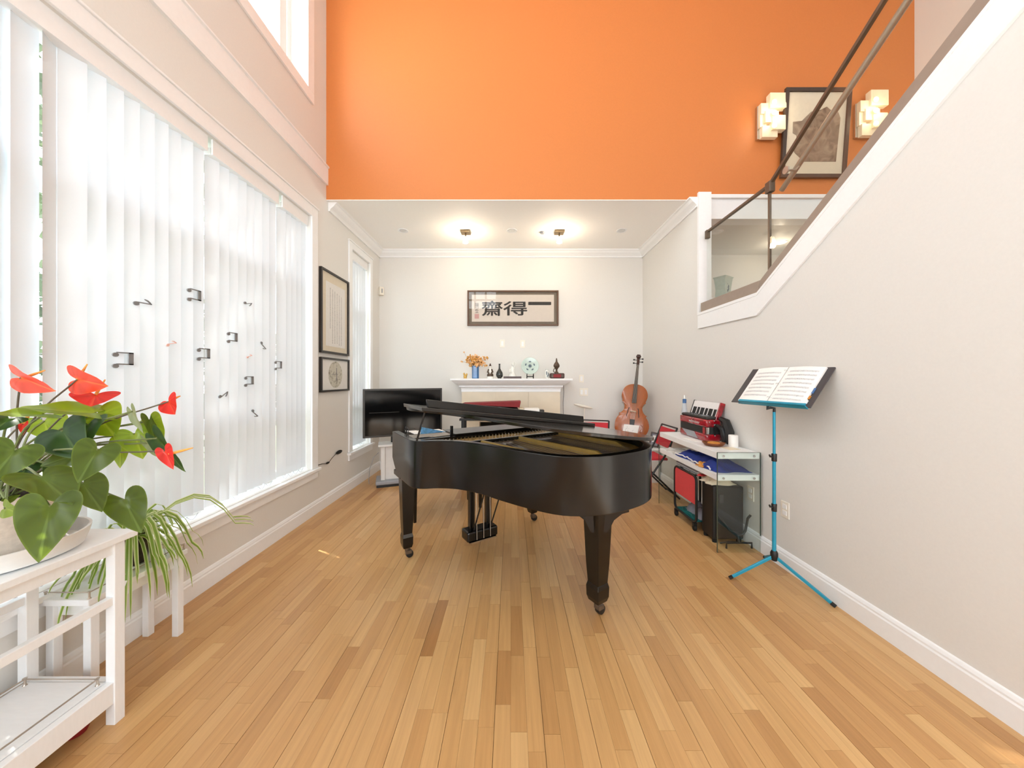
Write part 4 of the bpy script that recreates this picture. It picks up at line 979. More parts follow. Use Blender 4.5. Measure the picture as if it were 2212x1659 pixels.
for k in range(nk-1):
    if k % 7 in (2, 6): continue
    y = Ya+.033+(k+1)*kw; MB().add(kbox(y-.0055, y+.0055, .0, .112, .006, .013), BF).build('black_key', 'ebony', kb)
MB().tube([(1.885, 3.085, .99), (1.90, 3.03, .97), (1.905, 2.99, .88), (1.90, 2.985, .80), (1.88, 2.99, ZD+.012)], [.02, .035, .04, .04, .012], 8).tube([(1.86, 3.09, .93), (1.87, 3.03, .90), (1.875, 3.0, .82), (1.86, 3.0, ZD+.01)], [.012, .024, .028, .01], 8).build('shoulder_strap', 'blackm', ac, smooth=True)
bt = thing('plastic_bottle', 'slim clear plastic bottle with blue collar behind the accordion', 'bottle', (1.85, 3.652, ZD))
MB().lathe([(.026, 0), (.03, .01), (.03, .20), (.026, .25), (.020, .30), (.016, .32)], seg=16).build('body', 'plasticclear', bt, world=False, smooth=True)
MB().lathe([(.019, .315), (.019, .355), (.012, .36)], seg=16).build('collar', 'bluecap', bt, world=False, smooth=True)
MB().lathe([(.010, .36), (.010, .392), (.004, .40)], seg=12).build('cap', 'porcelain', bt, world=False, smooth=True)
ro = thing('paper_roll', 'white paper roll standing at the near end of the desk', 'paper roll', (1.868, 2.875, ZD))
MB().lathe([(.034, 0), (.036, .003), (.036, .097), (.034, .1), (.015, .1), (.015, .08)], seg=24).build('roll', 'paper', ro, world=False, smooth=True)
ds = thing('amber_dish', 'shallow amber glass dish on the desk before the accordion', 'dish', (1.735, 2.93, ZD))
MB().lathe([(.05, 0), (.07, .006), (.085, .022), (.088, .03), (.083, .030), (.066, .012), (.03, .008)], seg=24).build('bowl', 'brownglass', ds, world=False, smooth=True)
MB().lathe([(.05, .012), (.052, .014), (.045, .03), (.0, .034)], seg=16).build('wooden_insert', 'amber', ds, world=False, smooth=True)
ca = tag(MB().obox((1.80, 2.81, ZD+.0015), (.05, .01, 0), (-.008, .055, 0), (0, 0, .0015)).build('card', 'cream'), 'pale pink card lying flat near the paper roll on the desk', 'card')
pa = tag(MB().obox((1.70, 3.22, ZD+.001), (.035, .0, 0), (0, .10, 0), (0, 0, .001)).build('paper_sheet', 'paper'), 'white sheet lying on the desk edge before the accordion', 'paper')
# blue cloth bag on the lower shelf
def cloth(mb, x0, x1, y0, y1, z0, hf, nx=14, ny=18, seed=1, thick=.006):
    rr = random.Random(seed); ph = [rr.uniform(0, 6) for _ in range(6)]
    o = len(mb.v)
    for lay in (0, 1):
        for i in range(nx+1):
            for j in range(ny+1):
                u, w_ = i/nx, j/ny; e = min(1, 6*min(u, 1-u, w_, 1-w_)+.02)
                h = hf*e*(.55+.25*math.sin(u*7+ph[0])*math.cos(w_*9+ph[1])+.2*math.sin((u+w_)*13+ph[2]))
                mb.v.append(Vector((x0+(x1-x0)*u+.012*math.sin(w_*11+ph[3]), y0+(y1-y0)*w_+.012*math.sin(u*8+ph[4]), z0+(max(h, .004) if lay else .001))))
    S = (nx+1)*(ny+1)
    for i in range(nx):
        for j in range(ny):
            a = o+i*(ny+1)+j; mb.f.append([a+S, a+S+ny+1, a+S+ny+2, a+S+1]); mb.f.append([a, a+1, a+ny+2, a+ny+1])
    for i in range(nx):
        for j in (0, ny):
            a = o+i*(ny+1)+j; mb.f.append([a, a+ny+1, a+S+ny+1, a+S])
    for j in range(ny):
        for i in (0, nx):
            a = o+i*(ny+1)+j; mb.f.append([a, a+1, a+S+1, a+S])
    return mb
nb = thing('cloth_bag', 'navy blue cloth bag with white edging on the lower desk shelf', 'bag', (1.75, 3.05, .601))
cloth(MB(), 1.62, 1.90, 2.72, 3.38, .601, .105).build('cloth', 'navy', nb, smooth=True)
MB().tube([(1.618+.012*math.sin(k*.7), 2.78+.035*k, .612+.014*abs(math.sin(k*1.3))) for k in range(17)], .006, 6).build('edging', 'ivory', nb, smooth=True)
cloth(MB(), 1.600, 1.66, 2.86, 2.97, .602, .05, 6, 6, 5).build('patch', 'amber', nb, smooth=True)
wp = thing('white_cloth', 'crumpled white cloth at the far end of the lower desk shelf', 'cloth', (1.70, 3.5, .601))
cloth(MB(), 1.615, 1.82, 3.39, 3.64, .601, .03, 10, 10, 9).build('cloth', 'porcelain', wp, smooth=True)

# rolling cart with red panel
def rrect(y0, y1, z0, z1, r_, x):
    pts = []
    for (cy, cz, a0_) in ((y1-r_, z1-r_, 0), (y0+r_, z1-r_, 90), (y0+r_, z0+r_, 180), (y1-r_, z0+r_, 270)):
        for k in range(5): a = R(a0_+22.5*k); pts.append(Vector((x, cy+r_*math.cos(a), cz+r_*math.sin(a))))
    return pts+[pts[0]]
ct = thing('rolling_cart', 'black tube-frame rolling cart with a red side panel under the desk', 'cart', (1.74, 3.2, 0))
for x in (1.625, 1.875): MB().tube(rrect(3.0, 3.395, .075, .49, .05, x), .011, 8, False).build('side_frame', 'blackm', ct, smooth=True)
for y in (3.06, 3.335):
    for z in (.075, .485): MB().tube([(1.625, y, z), (1.875, y, z)], .008, 8).build('crossbar', 'blackm', ct, smooth=True)
MB().box(1.622, 1.628, 3.012, 3.383, .235, .478).build('side_panel', 'coral', ct)
MB().box(1.632, 1.868, 3.02, 3.37, .083, .09).build('tray', 'teal', ct)
for x in (1.625, 1.875):
    for y in (3.03, 3.365):
        w_ = MB().lathe([(.008, -.012), (.023, -.011), (.026, -.006), (.026, .006), (.023, .011), (.008, .012)], (x, y, .0265), 14, axis='x'); w_.build('caster', 'rubber', ct, smooth=True)
        MB().box(x-.016, x+.016, y-.012, y+.012, .044, .072).build('caster_fork', 'blackm', ct)
gb = thing('grey_bag', 'grey cloth bundle lying in the bottom of the rolling cart', 'bag', (1.76, 3.2, .091))
cloth(MB(), 1.685, 1.86, 3.04, 3.34, .091, .12, 10, 12, 3).build('cloth', 'greybag', gb, smooth=True)
tb = tag(cloth(MB(), 1.640, 1.656, 3.05, 3.34, .091, .03, 4, 12, 8).build('teal_folder', 'teal', smooth=True), 'teal folder along the open side of the rolling cart', 'folder')
sk = thing('paper_stack', 'long grey stack of folders on top of the rolling cart', 'papers', (1.75, 3.2, .498))
for k, (mm, off) in enumerate((('greyplinth', 0), ('paper', .006), ('greybag', -.004))): MB().box(1.645+off, 1.86+off, 3.02, 3.40, .497+.012*k, .5085+.012*k).build('folder', mm, sk)
am = thing('black_case', 'tall black equipment case standing under the near end of the desk', 'case', (1.77, 2.89, 0))
MB().box(1.655, 1.905, 2.80, 2.972, .03, .465).build('body', 'blackm', am, bevel=.012)
MB().box(1.70, 1.735, 2.793, 2.80, .33, .40).build('latch', 'bezel', am)
for x in (1.68, 1.88):
    for y in (2.825, 2.95): MB().lathe([(.018, 0), (.018, .03)], (x, y, 0), 10).build('foot', 'rubber', am)
cg = thing('crumpled_bag', 'crumpled clear and red shopping bag on top of the black case', 'bag', (1.76, 2.9, .467))
cloth(MB(), 1.645, 1.86, 2.82, 2.98, .467, .07, 12, 10, 12).build('film', 'cream', cg, smooth=True)
cloth(MB(), 1.640, 1.70, 2.975, 3.0, .499, .03, 6, 4, 13).build('handle', 'coral', cg, smooth=True)
# instrument stand behind the near glass
isd = thing('instrument_stand', 'folded black metal instrument stand behind the glass desk end', 'stand', (1.80, 2.74, 0))
MB().tube([(1.70, 2.70, .008), (1.70, 2.70, .05), (1.80, 2.70, .052), (1.90, 2.70, .05), (1.90, 2.70, .008)], .008, 8).build('foot', 'blackm', isd, smooth=True)
MB().tube([(1.80, 2.70, .05), (1.80, 2.715, .10), (1.845, 2.72, .115), (1.86, 2.715, .14), (1.875, 2.71, .24), (1.895, 2.705, .27)], .009, 8).build('hook', 'blackm', isd, smooth=True)
MB().tube([(1.82, 2.715, .108), (1.75, 2.74, .13), (1.70, 2.76, .21), (1.675, 2.775, .26)], .008, 8).build('arm', 'blackm', isd, smooth=True)
MB().tube([(1.80, 2.70, .052), (1.76, 2.76, .03), (1.70, 2.785, .010)], .007, 8).build('leg', 'blackm', isd, smooth=True)

# ---------------------------------------------------------------- music stand and open score
ms = thing('music_stand', 'blue folding music stand with tripod legs by the right wall', 'music stand', (1.735, 2.25, 0))
hub = Vector((1.735, 2.255, .18))
MB().tube([hub, (1.735, 2.255, .50)], .012, 10).build('lower_pole', 'cyan', ms, smooth=True)
MB().tube([(1.735, 2.255, .48), (1.735, 2.255, .83)], .0105, 10).build('middle_pole', 'cyan', ms, smooth=True)
MB().tube([(1.735, 2.255, .80), (1.735, 2.255, 1.135)], .0085, 10).build('upper_pole', 'cyan', ms, smooth=True)
for z in (.50, .83):
    MB().lathe([(.015, 0), (.016, .045), (.014, .05)], (1.735, 2.255, z-.025), 12).build('clamp', 'blackm', ms, smooth=True)
    MB().tube([(1.735, 2.255, z), (1.70, 2.245, z+.008), (1.695, 2.243, z+.02)], .006, 6).build('clamp_knob', 'blackm', ms, smooth=True)
MB().lathe([(.016, -.03), (.022, -.01), (.022, .02), (.015, .035)], hub, 12).build('hub', 'blackm', ms, smooth=True)
for e in (Vector((1.478, 2.300, .012)), Vector((1.905, 2.02, .012)), Vector((1.90, 2.56, .012))):
    d = (e-hub).normalized(); lg = MB().bar(hub+d*.01, e, .012, .018).build('leg', 'cyan', ms, bevel=.002)
    MB().tube([e-d*.012, e+d*.012], .011, 8).build('foot_cap', 'rubber', lg)
MB().tube([(1.735, 2.255, 1.13), (1.735, 2.255, 1.155), (1.715, 2.262, 1.158), (1.70, 2.268, 1.148), (1.705, 2.27, 1.17), (1.725, 2.268, 1.20)], .009, 8).build('head_joint', 'blackm', ms, smooth=True)
bc = Vector((1.697, 2.263, 1.185)); al = Vector((.225, -.974, 0)).normalized(); upv = Vector((.180, .0415, .225)).normalized(); nv = upv.cross(al).normalized()
if nv.x > 0: nv = -nv
def sq_(a, s, h): return bc+al*a+upv*s+nv*h
def sbox(a0_, a1_, s0, s1, h0, h1): return MB().add([sq_(a, s, h) for h in (h0, h1) for a, s in ((a0_, s0), (a1_, s0), (a1_, s1), (a0_, s1))], BF)
sbox(-.20, .25, -.012, -.006, -.012, .024).add(sbox(-.20, .25, -.012, .006, .020, .024).v, BF).build('tray_lip', 'cyan', ms, bevel=.001)
mb = MB()
for a in (-.22, 0, .22): mb.add(sbox(a-.008, a+.008, -.006, .22, -.018, -.012).v, BF)
for s in (.06, .16): mb.add(sbox(-.24, .24, s-.006, s+.006, -.019, -.0125).v, BF)
mb.build('desk_frame', 'cyan', ms)
bk = thing('score_binder', 'open black ring binder of sheet music resting on the blue stand', 'binder', bc)
for a0_, a1_, h in ((-.285, -.012, 0), (.012, .262, 0)): sbox(a0_, a1_, -.004, .310, -.011, -.006).build('cover', 'binder', bk, bevel=.001)
sbox(-.014, .014, -.004, .31, -.0112, -.007).build('spine', 'binder', bk)
def page(a0_, a1_, s0, s1, h0, curve, flip):
    mb = MB(); N = 8
    for lay in (0, 1):
        for i in range(N+1):
            t_ = i/N; tt = t_ if not flip else 1-t_
            h = (h0*(1-tt*.65)+curve*math.sin(math.pi*min(1, tt*1.0)))*(1 if lay else 0)+(-.0058 if not lay else 0)
            mb.v += [sq_(a0_+(a1_-a0_)*t_, s0, h), sq_(a0_+(a1_-a0_)*t_, s1, h)]
    K = 2*(N+1)
    for i in range(N):
        a = 2*i; mb.f += [[a+K, a+K+2, a+K+3, a+K+1], [a, a+1, a+3, a+2], [a, a+2, a+K+2, a+K], [a+1, a+1+K, a+3+K, a+3]]
    mb.f += [[0, K, K+1, 1], [2*N, 2*N+1, K+2*N+1, K+2*N]]
    fn_ = lambda t_: (h0*(1-(t_ if not flip else 1-t_)*.65)+curve*math.sin(math.pi*(t_ if not flip else 1-t_)))
    return mb, fn_
for (a0_, a1_, flip, nm, n_s) in ((-.225, -.004, True, 'left_page', 7), (.004, .222, False, 'right_page', 8)):
    mb, fn_ = page(a0_, a1_, .006, .302, .014, .008, flip); pg = mb.build(nm, 'paper', bk, smooth=True, angle=30)
    stv = MB()
    for k in range(n_s):
        s = .27-k*.033-(.012 if flip else 0)
        for q in range(5):
            ss = s-q*.0026
            for i in range(8):
                t0, t1 = .1+.8*i/8, .1+.8*(i+1)/8; o_ = len(stv.v)
                for t_ in (t0, t1):
                    a = a0_+(a1_-a0_)*t_; stv.v += [sq_(a, ss, fn_(t_)+.0006), sq_(a, ss-.0008, fn_(t_)+.0006)]
                stv.f.append([o_, o_+2, o_+3, o_+1])
        rr = random.Random(k+50*flip)
        for i in range(16):
            t_ = rr.uniform(.12, .88); a = a0_+(a1_-a0_)*t_; ss = s-rr.uniform(0, .011); o_ = len(stv.v)
            stv.v += [sq_(a, ss, fn_(t_)+.0007), sq_(a+.003, ss, fn_(t_)+.0007), sq_(a+.003, ss-.002, fn_(t_)+.0007), sq_(a, ss-.002, fn_(t_)+.0007)]; stv.f.append([o_, o_+1, o_+2, o_+3])
    stv.build('staves', 'stave', pg)
for s in (.04, .155, .27): MB().tube([sq_(.016*math.cos(q), s, .010+.014*math.sin(q)) for q in [math.pi*k/8 for k in range(9)]], .0014, 5).build('ring', 'chrome', bk, smooth=True)
for s0, s1, mm in ((.10, .14, 'bluecap'), (.055, .08, 'amber'), (.02, .045, 'ivory')): sbox(.222, .232, s0, s1, -.004, .001).build('tab', mm, bk)

# ---------------------------------------------------------------- corner: bench, cello, card, photo frame
wb = thing('corner_bench', 'low white bench in the far right corner under the cello', 'bench', (1.62, 4.79, 0))
MB().box(1.27, 1.925, 4.40, 5.05, .415, .44).build('top', 'white', wb, bevel=.003)
MB().box(1.29, 1.92, 4.425, 5.05, .0, .415).build('body', 'wall', wb)
zc = Vector((.21, .26, 1.133)).normalized(); y_ = Vector((.30, .95, 0)); y_ = (y_-zc*y_.dot(zc)).normalized(); x_ = y_.cross(zc).normalized()
mt = Matrix((x_, y_, zc)).transposed().to_4x4(); loc = Vector((1.611, 4.64, .535))
ce = thing('cello', 'amber varnished cello leaning in the far right corner', 'cello', loc, rot=mt.to_3x3().to_euler())
half = [(0, 0), (.09, .006), (.165, .045), (.205, .10), (.22, .165), (.213, .225), (.192, .275), (.168, .305), (.183, .325), (.16, .335), (.132, .365), (.117, .405), (.118, .445), (.135, .48), (.155, .497), (.148, .512), (.156, .535), (.168, .58), (.165, .635), (.142, .69), (.10, .73), (.05, .75), (.0, .755)]
def sml(seg): return [(max(0, p.x), p.y) for p in smoothline([(a, b_, 0) for a, b_ in seg], 3)]
half = sml(half[0:8])+[half[8]]+sml(half[9:14])+[half[14]]+sml(half[15:])
pts = half+[(-a, b_) for a, b_ in half[::-1][1:-1]]
n_ = len(pts)
def plate_mesh(y0, sign, lift):
    mb = MB(); rings = [1.0, .96, .88, .6, .3]; hs = [0, .003, .010, lift*.85, lift]
    for r_, h in zip(rings, hs):
        for a, b_ in pts: mb.v.append(Vector((a*r_, y0+sign*h, .36+(b_-.36)*r_)))
    c = len(mb.v); mb.v.append(Vector((0, y0+sign*(lift+.002), .36)))
    for i in range(len(rings)-1):
        for k in range(n_): mb.f.append([i*n_+k, i*n_+(k+1) % n_, (i+1)*n_+(k+1) % n_, (i+1)*n_+k])
    for k in range(n_): mb.f.append([(len(rings)-1)*n_+k, (len(rings)-1)*n_+(k+1) % n_, c])
    return mb
plate_mesh(-.058, -1, .022).build('top_plate', 'cellotop', ce, smooth=True, world=False, angle=60)
plate_mesh(.058, 1, .02).build('back_plate', 'cello', ce, smooth=True, world=False, angle=60)
mb = MB()
for y in (-.058, .058): mb.v += [Vector((a*.982, y, .36+(b_-.36)*.985)) for a, b_ in pts]
mb.f = [[k, (k+1) % n_, n_+(k+1) % n_, n_+k] for k in range(n_)]
mb.build('ribs', 'cello', ce, smooth=True, world=False, angle=50)
MB().prism([(-.017, .74), (.017, .74), (.0145, 1.02), (-.0145, 1.02)], lambda p, q, h: (p, h-.05-.0*(q-.75), q), -.035, -.008).build('neck', 'cello', ce, world=False, bevel=.004)
MB().prism([(-.030, .475), (.030, .475), (.0155, 1.03), (-.0155, 1.03)], lambda p, q, h: (p, h-.10-.05*(.75-q)*.6, q), -.006, .006).build('fingerboard', 'ebony', ce, world=False, bevel=.003)
hdm = MB().prism([(-.05, 1.02), (-.085, 1.03), (-.08, 1.08), (-.055, 1.13), (-.05, 1.15), (-.028, 1.15), (-.03, 1.10), (-.04, 1.03)], lambda p, q, h: (h, p-.02, q), -.018, .018)
hdm.lathe([(.026, -.024), (.03, -.016), (.03, .016), (.026, .024)], (0, -.075, 1.155), 16, axis='x'); hdm.lathe([(.014, -.032), (.014, .032)], (0, -.075, 1.155), 12, axis='x')
hdm.build('scroll', 'dkwood', ce, world=False, smooth=True)
for z, sx in ((1.045, -1), (1.07, 1), (1.095, -1), (1.115, 1)):
    MB().tube([(0, -.085, z), (sx*.045, -.085, z+.003)], .005, 6).ball((sx*.056, -.085, z+.004), (.013, .006, .012), 8, 6).build('peg', 'ebony', ce, world=False, smooth=True)
br = MB().prism([(-.042, .352), (-.02, .352), (-.012, .362), (.012, .362), (.02, .352), (.042, .352), (.042, .358), (.03, .37), (-.03, .37), (-.042, .358)], lambda p, q, h: (p, q-.44-.0, .355+h), -.003, .003)
br = br.build('bridge', 'cream', ce, world=False)
for v_ in br.data.vertices:
    x, y, z = v_.co; v_.co = (x, -.08-(y+.088)*4.0, z)
MB().prism([(-.02, .04), (.02, .04), (.032, .25), (-.032, .25)], lambda p, q, h: (p, h-.105, q), -.006, .006).build('tailpiece', 'ebony', ce, world=False, bevel=.004)
for sx in (-1, 1):
    MB().tube([(sx*.075, -.080, .285), (sx*.082, -.081, .30), (sx*.072, -.082, .33), (sx*.070, -.082, .37), (sx*.062, -.082, .405), (sx*.052, -.082, .41), (sx*.05, -.082, .40)], .0042, 6).build('sound_hole', 'ebony', ce, world=False, smooth=True)
mb = MB()
for k in range(4):
    u = (k-1.5)*.012; mb.tube([(u*1.2, -.112, .25), (u*1.4, -.150 if False else -.128, .355), (u*.5, -.098, 1.03)], .0012, 4)
mb.build('strings', 'steel', ce, world=False)
MB().tube([(0, 0, .005), (0, 0, -.083)], .005, 8).lathe([(.012, -.02), (.016, .0), (.016, .006)], (0, 0, 0), 12).build('endpin', 'steel', ce, world=False, smooth=True)
es = thing('wooden_easel', 'small carved wooden easel in front of the cello', 'easel', (1.55, 4.460, .44))
MB().box(1.46, 1.64, 4.430, 4.475, .44, .46).build('base', 'cello', es, bevel=.003)
for x in (1.49, 1.61): MB().bar((x, 4.445, .455), (x+.012, 4.470, .66), .014, .014).build('upright', 'cello', es, bevel=.002)
MB().box(1.46, 1.645, 4.435, 4.460, .592, .606).build('ledge', 'cello', es, bevel=.002)
MB().tube([(1.655, 4.450, .60), (1.685, 4.450, .63), (1.67, 4.450, .66), (1.69, 4.450, .69), (1.705, 4.450, .72), (1.685, 4.450, .745), (1.672, 4.450, .725)], .007, 8).tube([(1.645, 4.450, .60), (1.66, 4.450, .64), (1.69, 4.450, .65)], .007, 8).build('carved_scroll', 'cello', es, smooth=True)
cd = thing('drawing_card', 'white card with a pencil drawing propped before the cello', 'card', (1.555, 4.445, .607))
cq = [Vector(p) for p in ((1.44, 4.441, .632), (1.632, 4.441, .607), (1.675, 4.472, .735), (1.475, 4.472, .755))]; off = Vector((0, .004, -.001))
MB().add(cq+[p+off for p in cq], [(0, 1, 2, 3), (7, 6, 5, 4), (0, 4, 5, 1), (1, 5, 6, 2), (2, 6, 7, 3), (3, 7, 4, 0)]).build('sheet', 'paper', cd)
mb = MB(); nn = (cq[1]-cq[0]).cross(cq[3]-cq[0]).normalized()
if nn.y > 0: nn = -nn
rr = random.Random(8)
for k in range(9):
    u, w_ = rr.uniform(.15, .75), rr.uniform(.2, .75); a = cq[0]+(cq[1]-cq[0])*u+(cq[3]-cq[0])*w_+nn*.0006; b_ = a+(cq[1]-cq[0])*rr.uniform(-.12, .14)+(cq[3]-cq[0])*rr.uniform(-.18, .18); mb.bar(a, b_, .0025, .0004, nn)
mb.build('drawing', 'greyink', cd)
pf = thing('photo_frame', 'small dark wooden photo frame standing tilted in the far right corner', 'photo frame', (1.872, 4.50, .452), rot=(R(-12), R(9), R(-25)))
MB().box(-.06, .06, -.012, 0, 0, .018).box(-.06, .06, -.012, 0, .172, .19).box(-.06, -.042, -.012, 0, .018, .172).box(.042, .06, -.012, 0, .018, .172).build('frame', 'dkwood', pf, world=False, bevel=.002)
MB().box(-.044, .044, -.006, -.001, .016, .174).build('photograph', 'greybag', pf, world=False)
MB().box(-.03, .02, -.0066, -.006, .06, .15).ball((0, -.006, .09), (.02, .001, .03)).build('picture_print', 'paper', pf, world=False)
MB().bar((0, .0, .13), (0, .05, .012), .02, .003).build('strut', 'dkwood', pf, world=False)

# ---------------------------------------------------------------- folding chairs
def make_chair(label, loc, rz):
    t_ = thing('folding_chair', label, 'chair', loc, rz, 'red folding chairs')
    for y in (-.19, .19):
        MB().tube(smoothline([(-.27, y, .012), (.02, y, .43), (.10, y, .56), (.20, y, .80)], 3), .011, 8).build('leg', 'blackm', t_, smooth=True, world=False)
        MB().tube([(-.20, y*.86, .435), (.24, y*.86, .012)], .010, 8).build('leg', 'blackm', t_, smooth=True, world=False)
    for (x, z, yy) in ((-.235, .06, .19), (.20, .80, .19), (.20, .05, .163)): MB().tube([(x, -yy, z), (x, yy, z)], .009, 8).build('crossbar', 'blackm', t_, smooth=True, world=False)
    MB().box(-.26, .10, -.185, .185, .445, .468).build('seat', 'red', t_, world=False, bevel=.006)
    MB().box(-.25, .09, -.175, .175, .436, .445).build('seat_base', 'white', t_, world=False)
    MB().prism([(.118, .57), (.126, .568), (.192, .775), (.184, .777)], lambda p, q, h: (p, h, q), -.188, .188).build('backrest', 'red', t_, world=False)
    return t_
make_chair('red and black folding chair beyond the glass desk', (1.63, 3.96, 0), 0)
make_chair('red and black folding chair almost hidden behind the piano', (1.02, 4.32, 0), R(70))

# things behind the piano, before the fireplace
tb = thing('keyboard_table', 'black side table behind the piano', 'table', (-.1, 4.3, 0))
MB().box(-.64, .46, 4.17, 4.45, .835, .86).build('tabletop', 'blackm', tb, bevel=.003)
for x in (-.60, .42):
    for y in (4.2, 4.42): MB().box(x-.016, x+.016, y-.016, y+.016, 0, .835).build('leg', 'blackm', tb)
cs = thing('instrument_case', 'black instrument case with its dark red lining showing behind the piano', 'case', (-.27, 4.3, .861))
MB().box(-.60, .085, 4.19, 4.42, .861, .985).build('body', 'ebony', cs, bevel=.02)
mb = MB(); q = [(-.63, 1.035), (.10, .995), (.115, 1.072), (-.60, 1.045)]
mb.prism(q, lambda p, r_, h: (p, h, r_), 4.20, 4.42); mb.build('lid', 'darkred', cs, bevel=.004)
MB().box(-.58, .07, 4.395, 4.415, .98, 1.01).build('hinge', 'ebony', cs)
tag(MB().box(.095, .15, 4.2, 4.4, .861, .985).build('book', 'cream', bevel=.002), 'cream book upright behind the piano beside the black case', 'book')
tag(MB().box(.155, .345, 4.2, 4.38, .861, .978).build('paper_box', 'paper', bevel=.004), 'white paper box behind the piano right of the cream book', 'box')
tag(MB().box(.35, .405, 4.22, 4.34, .861, .962).build('black_box', 'blackm', bevel=.004), 'small black box at the end of the row behind the piano', 'box')
# ---------------------------------------------------------------- plant shelf, bench, plants
SX0, SX1, SY0, SY1 = -1.925, -1.545, .62, 1.365
ps = thing('plant_shelf', 'white wooden plant shelf with two tiers at the left edge', 'shelf', (-1.74, 1.0, 0))
MB().box(SX0-.02, SX1+.02, SY0-.02, SY1+.03, .712, .738).build('top', 'whitew', ps, bevel=.003)
for x in (SX0+.018, SX1-.018):
    for y in (SY0+.018, SY1-.018): MB().box(x-.018, x+.018, y-.018, y+.018, 0, .712).build('leg', 'whitew', ps, bevel=.002)
for x in (SX0+.018, SX1-.018):
    MB().box(x-.01, x+.01, SY0+.036, SY1-.036, .665, .712).build('top_rail', 'whitew', ps)
    MB().box(x-.012, x+.012, SY0+.036, SY1-.036, .468, .500).build('side_rail', 'whitew', ps, bevel=.002)
    MB().box(x-.014, x+.014, SY0+.036, SY1-.036, .085, .168).build('lower_apron', 'whitew', ps, bevel=.002)
for y in (SY0+.018, SY1-.018):
    MB().box(SX0+.036, SX1-.036, y-.01, y+.01, .665, .712).build('end_rail', 'whitew', ps)
    MB().box(SX0+.036, SX1-.036, y-.012, y+.012, .10, .165).build('end_apron', 'whitew', ps)
MB().box(SX0+.036, SX1-.036, SY0+.036, SY1-.036, .15, .168).build('lower_shelf', 'whitew', ps)
ra = MB(); z = .192
ra.tube([(SX0+.05, SY0+.04, z), (SX0+.05, SY1-.05, z), (SX1-.05, SY1-.05, z), (SX1-.05, SY0+.04, z)], .003, 6).tube([(SX0+.05, SY0+.04, z-.011), (SX0+.05, SY1-.05, z-.011)], .002, 6)
ra.build('gallery_rail', 'steel', ps, smooth=True)
for x in (SX0+.05, SX1-.05): MB().lathe([(.007, .168), (.004, .174), (.004, .19), (.007, .196)], (x, SY1-.05, 0), 10).build('gallery_post', 'steel', ps)
lb = thing('plant_bench', 'low white bench with a thin metal gallery rail under the spider plant', 'bench', (-1.85, 1.6, 0))
BX0, BX1, BY0, BY1 = -1.94, -1.735, 1.40, 1.83
MB().box(BX0, BX1, BY0, BY1, .415, .44).build('top', 'whitew', lb, bevel=.003)
MB().box(BX0+.03, BX1-.03, BY0+.03, BY1-.03, .36, .415).build('apron', 'whitew', lb)
for x in (BX0+.025, BX1-.025):
    for y in (BY0+.03, BY1-.03): MB().box(x-.016, x+.016, y-.016, y+.016, 0, .415).build('leg', 'whitew', lb, bevel=.002)
MB().tube([(BX0+.012, BY0+.012, .466), (BX1-.012, BY0+.012, .466), (BX1-.012, BY1-.012, .466), (BX0+.012, BY1-.012, .466)], .0025, 6).build('gallery_rail', 'steel', lb, smooth=True)
for x, y in ((BX1-.012, BY0+.012), (BX1-.012, BY1-.012), (BX0+.012, BY0+.012)): MB().lathe([(.007, .44), (.0035, .446), (.0035, .464), (.006, .47)], (x, y, 0), 10).build('gallery_post', 'steel', lb)

# anthurium
PX, PY = -1.735, 1.155
sc = thing('plant_saucer', 'wide white saucer under the anthurium pot', 'saucer', (PX, PY, .7385))
MB().lathe([(.165, 0), (.185, .008), (.198, .05), (.201, .066), (.193, .066), (.18, .02), (.05, .012)], seg=40).build('dish', 'potw', sc, world=False, smooth=True)
an = thing('anthurium', 'red-flowering anthurium with heart-shaped leaves in a stone-grey pot', 'potted plant', (PX, PY, .752))
MB().lathe([(.125, 0), (.135, .006), (.158, .14), (.170, .205), (.172, .215), (.158, .215), (.15, .18)], seg=40).build('pot', 'clay', an, world=False, smooth=True)
MB().lathe([(.152, .185), (.10, .198), (.0, .202)], seg=24).build('soil', 'soil', an, world=False, smooth=True)
hh_ = [(0, 0), (.06, .13), (.16, .26), (.29, .31), (.41, .25), (.47, .10), (.46, -.10), (.40, -.32), (.29, -.56), (.15, -.80), (.04, -.95), (0, -1.0)]
hl_ = smoothline([(a, b, 0) for a, b in hh_], 2)
def heart(att, tip, w, roll, cols, droop=.12, cup=.10, twist=0):
    """heart-shaped blade: att = stalk joint, tip = point, w = width factor, roll = turn about the midrib"""
    Dv = tip-att; Ln = Dv.length; Dv = Dv.normalized(); tocam = (Vector((0, 0, 1.35))-att).normalized()
    N0 = (tocam-Dv*tocam.dot(Dv)).normalized(); N = Matrix.Rotation(R(roll), 3, Dv) @ N0; S = N.cross(Dv)
    full = [(p.x, p.y) for p in hl_]+[(-p.x, p.y) for p in hl_[::-1][1:-1]]; K = len(full); mb = MB(); cl = []
    rings = (.34, .7, .93, 1.0)
    def pt(x, y):
        h = cup*abs(x)*1.2-droop*(y*y if y < 0 else -.6*y*y)*1.0 + .02*math.sin(9*abs(x)+5*y)
        return att+S*(x*w*Ln)+Dv*(-y*Ln)+N*(h*Ln)
    mb.v.append(pt(0, -.02)); cl.append(cols[1])
    for r_ in rings:
        for x, y in full:
            mb.v.append(pt(x*r_, y*r_-.02)); e = 1 if r_ == 1.0 else 0; mid = abs(x*r_) < .02
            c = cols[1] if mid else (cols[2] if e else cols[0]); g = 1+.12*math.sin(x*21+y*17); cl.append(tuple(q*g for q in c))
    for k in range(K): mb.f.append([0, 1+k, 1+(k+1) % K])
    for i in range(len(rings)-1):
        for k in range(K): a = 1+i*K; mb.f.append([a+k, a+K+k, a+K+(k+1) % K, a+(k+1) % K])
    return mb, cl
